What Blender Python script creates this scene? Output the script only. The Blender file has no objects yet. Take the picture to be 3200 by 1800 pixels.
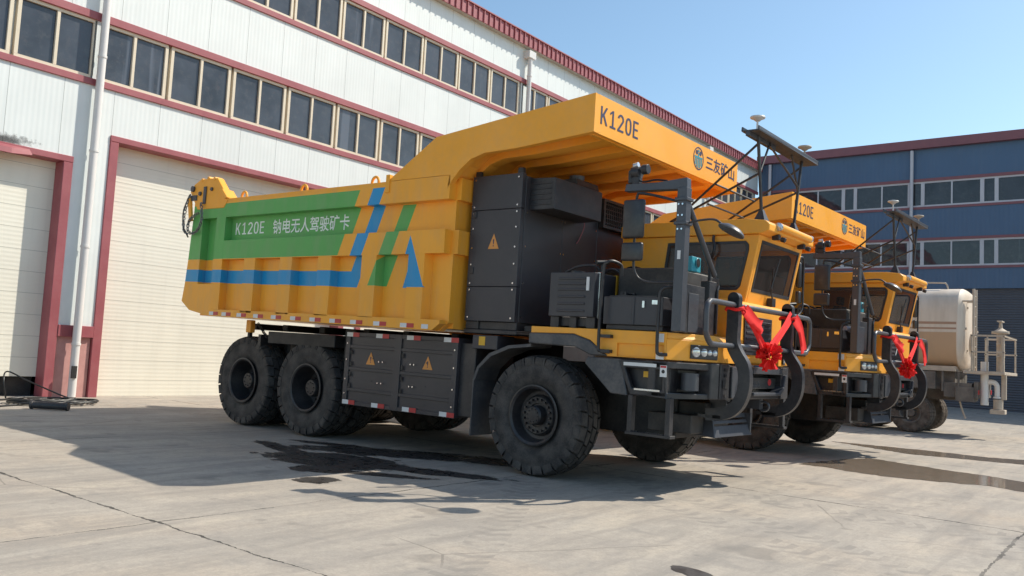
import bpy, bmesh, math, random
from mathutils import Vector, Matrix
random.seed(7)
PI = math.pi
S = bpy.context.scene
C = S.collection
rad = math.radians

# ------------------------------------------------------------------ camera
cam_d = bpy.data.cameras.new('camera'); cam = bpy.data.objects.new('camera', cam_d); C.objects.link(cam)
yaw, pit, rol = rad(37.57896), rad(4.66955), rad(2.92840)
fw = Vector((math.cos(pit)*math.cos(yaw), math.cos(pit)*math.sin(yaw), math.sin(pit)))
r0 = Vector((math.sin(yaw), -math.cos(yaw), 0)); u0 = r0.cross(fw)
r1 = math.cos(rol)*r0 + math.sin(rol)*u0; u1 = -math.sin(rol)*r0 + math.cos(rol)*u0
M = Matrix((r1, u1, -fw)).transposed().to_4x4(); M.translation = Vector((0, 0, 1.5))
cam.matrix_world = M
cam_d.sensor_width = 36.0; cam_d.lens = 2680.54/3200*36; cam_d.clip_end = 2000; cam_d.clip_start = 0.05
S.camera = cam
# ------------------------------------------------------------------ sky, sun, exposure
SUN_AZ, SUN_EL = rad(-35.0), rad(46.0)
w = bpy.data.worlds.new('World'); S.world = w; w.use_nodes = True
nt = w.node_tree; bg = nt.nodes['Background']
sky = nt.nodes.new('ShaderNodeTexSky'); sky.sky_type = 'NISHITA'; sky.sun_disc = False
sky.sun_elevation = SUN_EL; sky.sun_rotation = PI/2 - SUN_AZ
sky.air_density = 1.0; sky.dust_density = .9; sky.ozone_density = 1.6; sky.altitude = 100
tint = nt.nodes.new('ShaderNodeMix'); tint.data_type = 'RGBA'; tint.blend_type = 'MULTIPLY'; tint.inputs[0].default_value = 1.0; tint.inputs[7].default_value = (.89, .98, .93, 1)
nt.links.new(sky.outputs[0], tint.inputs[6]); nt.links.new(tint.outputs[2], bg.inputs[0]); bg.inputs[1].default_value = 0.15
sd = bpy.data.lights.new('sun', 'SUN'); sd.energy = 4.1; sd.angle = rad(0.53); sd.color = (1.0, 0.93, 0.80)
sun = bpy.data.objects.new('sun', sd); C.objects.link(sun)
sv = Vector((math.cos(SUN_EL)*math.cos(SUN_AZ), math.cos(SUN_EL)*math.sin(SUN_AZ), math.sin(SUN_EL)))
sun.rotation_euler = sv.to_track_quat('Z', 'Y').to_euler()
vs = S.view_settings; vs.view_transform = 'Standard'; vs.look = 'None'; vs.exposure = 0.35; vs.gamma = 1.0

# ------------------------------------------------------------------ materials
class NB:
    """tiny node helper"""
    def __init__(s, name):
        s.m = bpy.data.materials.new(name); s.m.use_nodes = True; s.t = s.m.node_tree
        s.b = s.t.nodes['Principled BSDF']
    def n(s, k): return s.t.nodes.new(k)
    def ln(s, a, b): s.t.links.new(a, b)
    def co(s, kind='Object'):
        return s.n('ShaderNodeTexCoord').outputs[kind]
    def mp(s, vec, scale=(1, 1, 1), rot=(0, 0, 0)):
        k = s.n('ShaderNodeMapping'); k.inputs['Scale'].default_value = scale; k.inputs['Rotation'].default_value = rot
        s.ln(vec, k.inputs['Vector']); return k.outputs[0]
    def noise(s, vec, sc, det=4, rough=.55, dist=0.):
        k = s.n('ShaderNodeTexNoise'); k.inputs['Scale'].default_value = sc; k.inputs['Detail'].default_value = det
        k.inputs['Roughness'].default_value = rough; k.inputs['Distortion'].default_value = dist
        s.ln(vec, k.inputs['Vector']); return k.outputs['Fac']
    def ramp(s, fac, stops):
        k = s.n('ShaderNodeValToRGB'); e = k.color_ramp.elements
        while len(e) < len(stops): e.new(.5)
        for q, (p, c) in zip(e, stops):
            q.position = p; q.color = (c, c, c, 1) if not isinstance(c, tuple) else (*c, 1)
        s.ln(fac, k.inputs[0]); return k.outputs[0]
    def mth(s, op, a, b=None, c=None):
        k = s.n('ShaderNodeMath'); k.operation = op
        for i, v in enumerate((a, b, c)):
            if v is None: continue
            if isinstance(v, (int, float)): k.inputs[i].default_value = v
            else: s.ln(v, k.inputs[i])
        return k.outputs[0]
    def mix(s, fac, a, b, mode='MIX'):
        k = s.n('ShaderNodeMix'); k.data_type = 'RGBA'; k.blend_type = mode
        for i, v in ((0, fac), (6, a), (7, b)):
            if isinstance(v, (int, float)): k.inputs[i].default_value = v
            elif isinstance(v, tuple): k.inputs[i].default_value = (*v, 1)
            else: s.ln(v, k.inputs[i])
        return k.outputs[2]
    def sep(s, vec):
        k = s.n('ShaderNodeSeparateXYZ'); s.ln(vec, k.inputs[0]); return k.outputs
    def bump(s, h, st=.3, d=.01):
        k = s.n('ShaderNodeBump'); k.inputs['Strength'].default_value = st; k.inputs['Distance'].default_value = d
        s.ln(h, k.inputs['Height']); s.ln(k.outputs[0], s.b.inputs['Normal']); return k
    def col(s, v):
        if isinstance(v, tuple): s.b.inputs['Base Color'].default_value = (*v, 1)
        else: s.ln(v, s.b.inputs['Base Color'])
    def rough(s, v):
        if isinstance(v, (int, float)): s.b.inputs['Roughness'].default_value = v
        else: s.ln(v, s.b.inputs['Roughness'])

def mat(name, col, rough=.5, metal=0., var=.08, nscale=3., dust=0., coat=0., bump=0., bscale=60.):
    q = NB(name); o = q.co()
    n1 = q.noise(o, nscale, 5); n2 = q.noise(o, nscale*9, 4)
    v = q.ramp(n1, [(.3, 1-var), (.7, 1+var)])
    c = q.mix(1.0, tuple(col), v, 'MULTIPLY')
    if dust:
        d = q.ramp(q.mth('ADD', q.mth('MULTIPLY', n1, .6), q.mth('MULTIPLY', n2, .4)), [(.42, 0.), (.68, dust)])
        c = q.mix(d, c, (.36, .31, .26))
    q.col(c)
    q.rough(q.ramp(n2, [(.3, max(.02, rough-.07)), (.7, min(1., rough+.08))]))
    q.b.inputs['Metallic'].default_value = metal
    if coat: q.b.inputs['Coat Weight'].default_value = coat; q.b.inputs['Coat Roughness'].default_value = .12
    if bump: q.bump(q.noise(o, bscale, 3), bump, .004)
    return q.m

YEL = (.95, .415, .042)
m_yel = mat('yellow paint', YEL, .40, var=.07, nscale=1.3, dust=.16, coat=0., bump=.10, bscale=2.2)
m_yel.node_tree.nodes['Principled BSDF'].inputs['Specular IOR Level'].default_value = .32
m_blk = mat('black paint', (.022, .022, .027), .42, var=.15, dust=.10)
m_dark = mat('chassis black', (.016, .016, .018), .6, var=.2, dust=.12)
m_cab = mat('charcoal cabinet paint', (.038, .038, .047), .40, var=.06, nscale=1.2, dust=.05)
m_steel = mat('grey steel paint', (.075, .078, .090), .38, metal=.25, var=.08)
m_rub = mat('tyre rubber', (.027, .026, .028), .72, var=.2, nscale=5, dust=.20, bump=.25, bscale=90)
m_rim = mat('black rim paint', (.020, .020, .024), .42, var=.1, dust=.10)
m_lip = mat('rubber fender lip', (.055, .06, .07), .5, var=.1, dust=.25)
m_redc = mat('red cloth', (.84, .022, .02), .9, var=.1, nscale=8)
m_wht = mat('white paint', (.72, .72, .72), .45, var=.05)
m_red = mat('red reflective', (.50, .03, .035), .35, var=.06)
m_chr = mat('bright metal', (.62, .62, .64), .22, metal=1., var=.05)
m_lens = mat('lamp lens', (.55, .57, .6), .08, metal=.6, var=.2, nscale=25)
m_navy = mat('navy lettering', (.025, .03, .09), .5)
m_letter = mat('pale lettering', (.82, .88, .82), .5)
m_teal = mat('teal paint', (.03, .28, .36), .45)
m_orange = mat('orange warning label', (.72, .30, .07), .5)
m_ylab = mat('yellow label', (.75, .42, .03), .5)
m_chain = mat('galvanised chain', (.22, .22, .22), .4, metal=.7, dust=.1)
m_blackhose = mat('black hose', (.012, .012, .013), .4)
m_liner = mat('cab lining', (.60, .48, .40), .8, var=.1)
m_trimred = mat('dark red trim paint', (.33, .085, .10), .5, var=.09, nscale=2, dust=.10)
m_dkred = mat('dull red trim paint', (.23, .085, .10), .5, var=.06)
m_cream = mat('cream window frame', (.70, .61, .47), .5, var=.05)
m_pipe = mat('white plastic pipe', (.70, .68, .66), .4, var=.05, dust=.12)
m_plinth = mat('pink plinth plaster', (.52, .27, .25), .8, var=.12, nscale=4, dust=.15)
m_soffit = mat('beige soffit', (.45, .42, .36), .7)
m_frame_b = mat('pale grey window frame', (.55, .54, .58), .5, var=.04)
m_tank = mat('cream tank paint', (.66, .53, .40), .5, var=.07, nscale=1.5, dust=.12)
m_tan = mat('tan tank paint', (.42, .26, .17), .5, var=.08, dust=.2)
m_dirty = mat('dusty pale steel', (.50, .42, .34), .7, var=.18, nscale=6, dust=.25)
m_dusty = mat('dusty chassis', (.13, .115, .105), .8, var=.2, dust=.3)
m_dtyre = mat('dusty tyre rubber', (.11, .085, .07), .85, var=.3, nscale=6, dust=.3)
m_hose_w = mat('lilac grey hose', (.42, .42, .50), .5)

def glass(name, tint, tr=.0, rough=.03):
    q = NB(name); o = q.co()
    oi = q.n('ShaderNodeObjectInfo'); rn = oi.outputs['Random']
    sh = q.n('ShaderNodeVectorMath'); sh.operation = 'ADD'; q.ln(o, sh.inputs[0]); cb = q.n('ShaderNodeCombineXYZ'); q.ln(q.mth('MULTIPLY', rn, 57), cb.inputs[0]); q.ln(q.mth('MULTIPLY', rn, 31), cb.inputs[2]); q.ln(cb.outputs[0], sh.inputs[1])
    o = sh.outputs[0]
    base = q.mix(rn, tuple(x*.62 for x in tint), tuple(x*1.25 for x in tint))
    base = q.mix(q.ramp(q.noise(o, 1.3, 3), [(.35, 0.), (.65, 1.)]), base, tuple(x*1.35 for x in tint))
    if not tr:
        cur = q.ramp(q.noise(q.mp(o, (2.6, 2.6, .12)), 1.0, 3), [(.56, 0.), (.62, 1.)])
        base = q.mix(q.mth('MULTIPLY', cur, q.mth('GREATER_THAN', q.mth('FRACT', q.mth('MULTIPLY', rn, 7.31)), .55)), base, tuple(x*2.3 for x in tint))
        base = q.mix(q.ramp(q.noise(o, 6, 6, .7), [(.5, 0.), (.8, .35)]), base, (.16, .15, .14))
    q.col(base)
    q.b.inputs['Roughness'].default_value = rough; q.b.inputs['IOR'].default_value = 1.5
    k = q.n('ShaderNodeTexNoise'); k.inputs['Scale'].default_value = .8; q.ln(o, k.inputs['Vector'])
    q.bump(k.outputs['Fac'], .10, .09)
    if tr:
        t = q.n('ShaderNodeBsdfTransparent'); t.inputs[0].default_value = (.85, .83, .80, 1)
        mx = q.n('ShaderNodeMixShader'); mx.inputs[0].default_value = tr
        q.ln(q.b.outputs[0], mx.inputs[1]); q.ln(t.outputs[0], mx.inputs[2])
        q.ln(mx.outputs[0], q.t.nodes['Material Output'].inputs[0])
    return q.m
m_gl_a = glass('dark window glass', (.050, .057, .070))
m_gl_b = glass('shaded window glass', (.035, .036, .042))
m_gl_cab = glass('tinted cab glass', (.10, .085, .078), .70)
m_mirror = glass('mirror back plastic', (.03, .03, .033), 0, .3)

def sheet(name, col, period, depth, axis='x', rough=.5, grooves=None, gcol=.7, dirt=.1):
    """profiled metal sheet: fine ribs along one axis, joint lines at a wider period"""
    q = NB(name); o = q.co(); x, y, z = q.sep(o)
    a = {'x': x, 'y': y, 'z': z}[axis]
    sn = q.mth('SINE', q.mth('MULTIPLY', a, 2*PI/period))
    base = q.mix(1.0, tuple(col), q.ramp(q.noise(o, .7, 4), [(.3, .95), (.7, 1.04)]), 'MULTIPLY')
    st = q.noise(q.mp(o, (3.5, 3.5, .22)), 1.5, 5)
    base = q.mix(q.ramp(st, [(.5, 0.), (.8, dirt)]), base, (.33, .31, .27))
    if grooves:
        g = q.mth('LESS_THAN', q.mth('ABSOLUTE', q.mth('SUBTRACT', q.mth('FRACT', q.mth('ADD', q.mth('DIVIDE', q.mth('SUBTRACT', a, grooves[1]), grooves[0]), 100.5)), .5)), grooves[2]/grooves[0])
        base = q.mix(g, base, tuple(c*gcol for c in col))
    q.col(base); q.b.inputs['Roughness'].default_value = rough
    q.bump(sn, 1.0, depth)
    return q.m
m_white = sheet('white profiled wall sheet', (.72, .755, .745), .11, .0007, 'x', .5, (1.1, 7.18, .007), .55, .10)
m_roller = sheet('cream roller shutter', (.79, .755, .65), .09, .0008, 'z', .5, (.45, .1, .005), .6, .12)
m_blue = sheet('blue profiled wall sheet', (.070, .128, .225), .2, .003, 'y', .45, None, .7, .05)
m_greysh = sheet('grey roller shutter', (.095, .095, .112), .12, .012, 'z', .5, None, .7, .05)

def box_paint():
    q = NB('dump box paint'); o = q.co(); x, y0, z = q.sep(o)
    y = q.mth('ADD', y0, OFF[1]); A = lambda *k: [k[0]] if len(k) == 1 else k
    gt = lambda a, b: q.mth('GREATER_THAN', a, b)
    lt = lambda a, b: q.mth('LESS_THAN', a, b)
    def AND(*k):
        r = k[0]
        for s in k[1:]: r = q.mth('MULTIPLY', r, s)
        return r
    lin = lambda c0, k, ref, v: q.mth('ADD', q.mth('MULTIPLY', v, k), c0-k*ref)   # c0 + k*(v-ref)
    side = gt(q.mth('ABSOLUTE', x), 1.88)
    green = AND(side, gt(z, 2.885), lt(z, 3.875), gt(y, lin(3.25, -.42, 3.87, z)))
    blo = lin(2.40, .018, 3.2, y); bhi = lin(2.65, .012, 3.4, y)
    dR = lin(2.70, -.42, 3.88, z); dL = lin(2.96, -.42, 3.88, z)
    blue = q.mth('MAXIMUM', AND(side, gt(z, blo), lt(z, bhi), gt(y, dR)), AND(side, gt(z, blo), lt(z, 3.88), gt(y, dR), lt(y, dL)))
    tri = AND(side, gt(z, 2.40), gt(y, lin(1.78, .43, 2.4, z)), lt(y, lin(2.33, -.31, 2.4, z)))
    blue = q.mth('MAXIMUM', blue, tri)
    gs = AND(side, gt(z, 2.42), lt(z, 3.62), gt(y, lin(2.17, -.42, 3.6, z)), lt(y, lin(2.44, -.42, 3.6, z)))
    green = q.mth('MAXIMUM', green, gs)
    v = q.ramp(q.noise(o, 1.4, 5), [(.3, .95), (.7, 1.05)])
    c = q.mix(green, YEL, (.115, .41, .105)); c = q.mix(blue, c, (.02, .30, .60))
    c = q.mix(1.0, c, v, 'MULTIPLY')
    d = q.ramp(q.noise(q.mp(o, (1, 1, .30)), 4, 8, .66), [(.46, 0.), (.78, .24)])
    q.bump(q.noise(o, 2.2, 3), .12, .006)
    q.col(q.mix(d, c, (.36, .31, .26)))
    q.b.inputs['Roughness'].default_value = .38; q.b.inputs['Specular IOR Level'].default_value = .32
    return q.m
OFF = (1.73, 2.8, 0.)
m_box = box_paint()

# ------------------------------------------------------------------ mesh helpers
class MB:
    def __init__(s): s.bm = bmesh.new(); s.off = Vector((0, 0, 0)); s.mi = 0
    def vs(s, pts): return [s.bm.verts.new(p) for p in pts]
    def face(s, v):
        try:
            f = s.bm.faces.new(v); f.material_index = s.mi; return f
        except ValueError: return None
    def hexa(s, p):
        v = s.vs(p)
        for q in ((0, 3, 2, 1), (4, 5, 6, 7), (0, 1, 5, 4), (1, 2, 6, 5), (2, 3, 7, 6), (3, 0, 4, 7)): s.face([v[i] for i in q])
        return s
    def box(s, x0, x1, y0, y1, z0, z1):
        x0, x1 = sorted((x0, x1)); y0, y1 = sorted((y0, y1)); z0, z1 = sorted((z0, z1))
        return s.hexa([(x0, y0, z0), (x1, y0, z0), (x1, y1, z0), (x0, y1, z0), (x0, y0, z1), (x1, y0, z1), (x1, y1, z1), (x0, y1, z1)])
    def prism(s, poly, a0, a1, ax='x'):
        f = {'x': lambda p, a: (a, p[0], p[1]), 'y': lambda p, a: (p[0], a, p[1]), 'z': lambda p, a: (p[0], p[1], a)}[ax]
        A = s.vs([f(p, a0) for p in poly]); B = s.vs([f(p, a1) for p in poly]); n = len(poly)
        s.face(A[::-1]); s.face(B)
        for i in range(n): s.face([A[i], A[(i+1) % n], B[(i+1) % n], B[i]])
        return s
    def loft(s, ringA, ringB):
        A = s.vs(ringA); B = s.vs(ringB); n = len(A); s.face(A[::-1]); s.face(B)
        for i in range(n): s.face([A[i], A[(i+1) % n], B[(i+1) % n], B[i]])
        return s
    def tube(s, pts, r, seg=8, cap=True):
        pts = [Vector(p) for p in pts]; rings = []; n = len(pts); prev = None
        for i, p in enumerate(pts):
            d = (pts[min(i+1, n-1)] - pts[max(i-1, 0)]).normalized()
            if prev is None:
                a = Vector((0, 0, 1)) if abs(d.z) < .9 else Vector((1, 0, 0)); u = d.cross(a).normalized()
            else:
                u = (prev - d*prev.dot(d)).normalized()
            prev = u; v = d.cross(u); rr = r[i] if isinstance(r, (list, tuple)) else r
            rings.append(s.vs([p + (u*math.cos(2*PI*k/seg) + v*math.sin(2*PI*k/seg))*rr for k in range(seg)]))
        for a, b in zip(rings, rings[1:]):
            for k in range(seg): s.face([a[k], a[(k+1) % seg], b[(k+1) % seg], b[k]])
        if cap: s.face(rings[0][::-1]); s.face(rings[-1])
        return s
    def cyl(s, p0, p1, r, seg=16): return s.tube([p0, p1], r, seg)
    def lathe(s, prof, seg=48, ax='x', c=(0, 0, 0), closed=False, cap=True):
        rings = []
        for (a, r) in prof:
            ring = []
            for k in range(seg):
                t = 2*PI*k/seg; q = (r*math.cos(t), r*math.sin(t))
                p = {'x': (a, q[0], q[1]), 'y': (q[0], a, q[1]), 'z': (q[0], q[1], a)}[ax]
                ring.append((p[0]+c[0], p[1]+c[1], p[2]+c[2]))
            rings.append(s.vs(ring))
        prs = list(zip(rings, rings[1:])) + ([(rings[-1], rings[0])] if closed else [])
        for a, b in prs:
            for k in range(seg): s.face([a[k], a[(k+1) % seg], b[(k+1) % seg], b[k]])
        if cap and not closed: s.face(rings[0][::-1]); s.face(rings[-1])
        return s
    def holed(s, outer, holes, fn, w0, w1):
        """plate with openings; fn(u, v, w) -> xyz"""
        for wv, flip in ((w0, False), (w1, True)):
            bm2 = bmesh.new(); ed = []
            for L in [outer] + holes:
                v = [bm2.verts.new((p[0], p[1], 0)) for p in L]
                ed += [bm2.edges.new((v[i], v[(i+1) % len(v)])) for i in range(len(v))]
            bmesh.ops.triangle_fill(bm2, edges=ed, use_beauty=True, use_dissolve=False)
            mp = {v: s.bm.verts.new(fn(v.co.x, v.co.y, wv)) for v in bm2.verts}
            for f in bm2.faces: s.face([mp[v] for v in f.verts])
            bm2.free()
        for L in [outer] + holes:
            A = s.vs([fn(p[0], p[1], w0) for p in L]); B = s.vs([fn(p[0], p[1], w1) for p in L]); n = len(L)
            for i in range(n): s.face([A[i], A[(i+1) % n], B[(i+1) % n], B[i]])
        return s
    def build(s, name, mats, parent=None, smooth=0, bevel=0., truck=False, seg=1):
        bm = s.bm
        bmesh.ops.remove_doubles(bm, verts=bm.verts, dist=1e-5)
        bmesh.ops.recalc_face_normals(bm, faces=bm.faces)
        if bevel:
            ed = [e for e in bm.edges if len(e.link_faces) == 2 and e.calc_face_angle(0) > .45]
            bmesh.ops.bevel(bm, geom=ed, offset=bevel, segments=seg, affect='EDGES', profile=.5, clamp_overlap=True)
        if truck: bmesh.ops.translate(bm, verts=bm.verts, vec=(-OFF[0], -OFF[1], -OFF[2]))
        me = bpy.data.meshes.new(name); bm.to_mesh(me); bm.free()
        for m in (mats if isinstance(mats, (list, tuple)) else [mats]): me.materials.append(m)
        if smooth: me.shade_smooth(); me.set_sharp_from_angle(angle=rad(smooth))
        o = bpy.data.objects.new(name, me); C.objects.link(o)
        if parent: o.parent = parent
        return o

def tag(o, label=None, cat=None, group=None, kind=None):
    if label: o['label'] = label
    if cat: o['category'] = cat
    if group: o['group'] = group
    if kind: o['kind'] = kind
    return o
def empty(name, loc=(0, 0, 0), parent=None):
    o = bpy.data.objects.new(name, None); o.empty_display_size = .3; C.objects.link(o); o.location = loc
    if parent: o.parent = parent
    return o
def copy_tree(o, parent=None):
    c = o.copy(); C.objects.link(c)
    if parent: c.parent = parent
    for ch in list(o.children): copy_tree(ch, c)
    return c
def arc(c, r, a0, a1, n, f):
    return [f(c[0]+r*math.cos(a0+(a1-a0)*i/n), c[1]+r*math.sin(a0+(a1-a0)*i/n)) for i in range(n+1)]
def smoothpath(pts, n=6):
    """Catmull-Rom through the points"""
    P = [Vector(p) for p in pts]; P = [P[0]*2-P[1]] + P + [P[-1]*2-P[-2]]; out = []
    for i in range(1, len(P)-2):
        for k in range(n):
            t = k/n; a, b, c, d = P[i-1:i+3]
            out.append(.5*((2*b)+(c-a)*t+(2*a-5*b+4*c-d)*t*t+(3*b-a-3*c+d)*t**3))
    out.append(P[-2]); return out
def text_mesh(name, body, place, w, h, m, parent, truck=True):
    cu = bpy.data.curves.new('lettering', 'FONT'); cu.body = body; cu.resolution_u = 3; cu.offset = .012
    to = bpy.data.objects.new('lettering', cu); C.objects.link(to)
    dg = bpy.context.evaluated_depsgraph_get(); dg.update()
    me = bpy.data.meshes.new_from_object(to.evaluated_get(dg))
    bpy.data.objects.remove(to); bpy.data.curves.remove(cu)
    xs = [v.co.x for v in me.vertices]; ys = [v.co.y for v in me.vertices]
    x0, x1, y0, y1 = min(xs), max(xs), min(ys), max(ys)
    for v in me.vertices:
        q = place((v.co.x-x0)/(x1-x0)*w, (v.co.y-y0)/(y1-y0)*h)
        v.co = Vector(q) - (Vector(OFF) if truck else Vector((0, 0, 0)))
    me.materials.clear(); me.materials.append(m); me.name = name
    for p in me.polygons: p.material_index = 0
    o = bpy.data.objects.new(name, me); C.objects.link(o); o.parent = parent
    return o

def model_mark(place, w, h, m, parent):
    """K120E in plain upright sans strokes"""
    A = lambda cx, cy, rx, ry, a0, a1, n=14: [(cx+rx*math.cos(rad(a0+(a1-a0)*i/n)), cy+ry*math.sin(rad(a0+(a1-a0)*i/n))) for i in range(n+1)]
    sup = lambda cx, cy, rx, ry, e_, n=36: [(cx+rx*math.copysign(abs(math.cos(2*PI*i/n))**e_, math.cos(2*PI*i/n)), cy+ry*math.copysign(abs(math.sin(2*PI*i/n))**e_, math.sin(2*PI*i/n))) for i in range(n)]
    G = [([(0, 0), (.13, 0), (.13, .34), (.225, .455), (.46, 0), (.61, 0), (.315, .565), (.59, 1), (.44, 1), (.13, .53), (.13, 1), (0, 1)], [], .61),
         ([(.05, 0), (.55, 0), (.55, .11), (.365, .11), (.365, 1), (.25, 1), (.04, .84), (.04, .71), (.235, .85), (.235, .11), (.05, .11)], [], .57),
         ([(0, 0), (.56, 0), (.56, .115), (.175, .115)] + A(.28, .72, .28, .28, -36, 172) + A(.28, .72, .15, .16, 172, -34) + [(0, .10)], [], .56),
         (sup(.28, .5, .28, .5, .78), [sup(.28, .5, .15, .385, .78)], .56),
         ([(0, 0), (.5, 0), (.5, .115), (.13, .115), (.13, .45), (.45, .45), (.45, .56), (.13, .56), (.13, .885), (.5, .885), (.5, 1), (0, 1)], [], .5)]
    tot = sum(g_[2] for g_ in G) + .17*4; x = 0; mb = MB()
    for out, hol, adv in G:
        f = lambda u, v, w_, x=x: place((x+u)/tot*w, v*h, w_)
        mb.holed(out, hol, f, 0, .002); x += adv+.17
    return mb.build('lettering', m, parent, **dict(truck=True))

# ------------------------------------------------------------------ ground
SY = math.tan(rad(.85)); GY = 6.53
def gz(x, y): return SY*(y-GY) + max(0., x-30)*.0101
def ground_mat():
    q = NB('worn concrete yard'); o = q.co(); x, y, z = q.sep(o)
    big = q.noise(o, .16, 5, .6); mid = q.noise(o, .8, 6, .65); fine = q.noise(o, 14, 5, .7)
    st = q.noise(q.mp(o, (.35, 2.3, 1), (0, 0, rad(-28))), 1.3, 7, .66, .6)     # streaks left by tyres and brooms
    st2 = q.noise(q.mp(o, (.5, 3.6, 1), (0, 0, rad(52))), 1.1, 6, .62, .4)
    c = q.mix(q.ramp(big, [(.35, 0.), (.65, 1.)]), (.51, .43, .345), (.46, .41, .35))
    c = q.mix(q.ramp(mid, [(.38, 0.), (.64, .75)]), c, (.375, .335, .29))
    c = q.mix(q.ramp(q.noise(o, .45, 3), [(.52, 0.), (.72, .5)]), c, (.52, .40, .29))
    c = q.mix(q.ramp(st, [(.47, 0.), (.68, .62)]), c, (.25, .225, .20))
    c = q.mix(q.ramp(st2, [(.48, 0.), (.75, .5)]), c, (.25, .225, .205))
    c = q.mix(q.ramp(q.noise(q.mp(o, (1, 1.6, 1)), .55, 6, .6), [(.55, 0.), (.68, .38)]), c, (.27, .245, .225))
    c = q.mix(q.ramp(q.noise(q.mp(o, (.7, 2.0, 1), (0, 0, rad(-38))), .9, 5, .6), [(.56, 0.), (.72, .5)]), c, (.60, .51, .40))
    c = q.mix(q.ramp(fine, [(.36, .34), (.58, 0.)]), c, (.27, .245, .215))
    gr_ = q.noise(o, 55, 3, .6); c = q.mix(q.ramp(gr_, [(.32, .30), (.5, 0.)]), c, (.24, .22, .20)); c = q.mix(q.ramp(gr_, [(.6, 0.), (.72, .30)]), c, (.60, .55, .48))
    os_ = q.noise(o, 1.15, 3, .5); c = q.mix(q.ramp(os_, [(.655, 0.), (.70, .42)]), c, (.16, .145, .13))
    c = q.mix(q.ramp(q.noise(q.mp(o, (1.0, .45, 1), (0, 0, rad(10))), 2.6, 8, .75), [(.54, 0.), (.66, .42)]), c, (.24, .22, .20))
    sp = q.noise(o, 3.1, 2, .4)
    c = q.mix(q.ramp(sp, [(.70, 0.), (.74, .35)]), c, (.16, .145, .13))
    # tyre tracks with lug marks
    def track(px, py, ang, half, c):
        dx, dy = math.cos(ang), math.sin(ang)
        u = q.mth('ADD', q.mth('MULTIPLY', q.mth('SUBTRACT', x, px), dx), q.mth('MULTIPLY', q.mth('SUBTRACT', y, py), dy))
        v = q.mth('ADD', q.mth('MULTIPLY', q.mth('SUBTRACT', x, px), -dy), q.mth('MULTIPLY', q.mth('SUBTRACT', y, py), dx))
        v = q.mth('ADD', v, q.mth('MULTIPLY', q.mth('POWER', u, 2.), .012))
        ins = q.mth('LESS_THAN', q.mth('ABSOLUTE', v), half)
        lug = q.mth('GREATER_THAN', q.mth('SINE', q.mth('ADD', q.mth('MULTIPLY', u, 30), q.mth('MULTIPLY', q.mth('ABSOLUTE', v), 16))), .1)
        fd = q.mth('MULTIPLY', q.ramp(q.noise(o, 2.6, 4), [(.34, 0.), (.58, .46)]), q.mth('MULTIPLY', ins, lug))
        return q.mix(fd, c, (.22, .20, .18))
    c = track(8.7, 4.4, rad(-118), .16, c); c = track(9.25, 4.2, rad(-118), .16, c)
    c = track(11.9, 4.7, rad(-112), .17, c); c = track(6.9, 5.2, rad(-150), .17, c); c = track(10.2, 3.4, rad(-95), .2, c); c = track(5.6, 2.6, rad(-30), .15, c)
    # slab joints, wandering a little, broken in places
    wob = q.mth('MULTIPLY', q.mth('SUBTRACT', q.noise(o, 1.8, 6, .7), .5), .14)
    wob2 = q.mth('MULTIPLY', q.mth('SUBTRACT', q.noise(o, 9, 4, .7), .5), .05)
    wo = q.mth('ADD', wob, wob2)
    thick = q.ramp(q.noise(o, 1.3, 4), [(.40, .003), (.62, .020)])
    def joint(v, per, at):
        f = q.mth('SUBTRACT', q.mth('FRACT', q.mth('ADD', q.mth('DIVIDE', q.mth('ADD', q.mth('SUBTRACT', v, at), wo), per), 100.5)), .5)
        return q.mth('LESS_THAN', q.mth('ABSOLUTE', q.mth('MULTIPLY', f, per)), thick)
    j = q.mth('MAXIMUM', joint(x, 6.82, 4.0), q.mth('MULTIPLY', joint(y, 5.4, 1.25), q.ramp(q.noise(o, .3, 3), [(.42, .5), (.55, 1.15)])))
    # hairline cracks
    vo = q.n('ShaderNodeTexVoronoi'); vo.feature = 'DISTANCE_TO_EDGE'; vo.inputs['Scale'].default_value = .22
    k = q.n('ShaderNodeMix'); k.data_type = 'VECTOR'; k.inputs[0].default_value = .12
    nn = q.n('ShaderNodeTexNoise'); nn.inputs['Scale'].default_value = 1.2; nn.inputs['Detail'].default_value = 6
    q.ln(o, nn.inputs['Vector']); q.ln(o, k.inputs[4]); q.ln(nn.outputs['Color'], k.inputs[5]); q.ln(k.outputs[1], vo.inputs['Vector'])
    cr = q.mth('MULTIPLY', q.mth('LESS_THAN', vo.outputs['Distance'], .0016), q.ramp(q.noise(o, .35, 2), [(.54, 0.), (.60, .4)]))
    jd = q.noise(q.mp(o, (1, 1, 1)), 5, 4)
    c = q.mix(q.mth('MULTIPLY', j, q.ramp(jd, [(.3, .55), (.55, 1.)])), c, (.045, .04, .036))
    c = q.mix(cr, c, (.10, .09, .08))
    c = q.mix(1.0, c, (.92, .92, .92), 'MULTIPLY')
    q.col(c); q.rough(q.ramp(mid, [(.3, .78), (.7, .92)]))
    h = q.mth('SUBTRACT', q.mth('ADD', q.mth('MULTIPLY', fine, .5), q.mth('MULTIPLY', st, .5)), q.mth('MULTIPLY', j, 2.5))
    q.bump(h, .28, .012)
    return q.m
g = MB(); xs = [-250, -60, -20, 0, 10, 20, 30, 36, 42, 47, 52, 70, 250]; ysl = [-250, -60, -20, 0, 10, 19, 30, 60, 250]
gv = [[g.bm.verts.new((x, y, gz(min(x, 47), y))) for y in ysl] for x in xs]
for i in range(len(xs)-1):
    for j in range(len(ysl)-1): g.face([gv[i][j], gv[i+1][j], gv[i+1][j+1], gv[i][j+1]])
tag(g.build('ground', ground_mat()), 'pale worn concrete yard with cracks, joints and tyre marks', 'ground', kind='structure')

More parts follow.
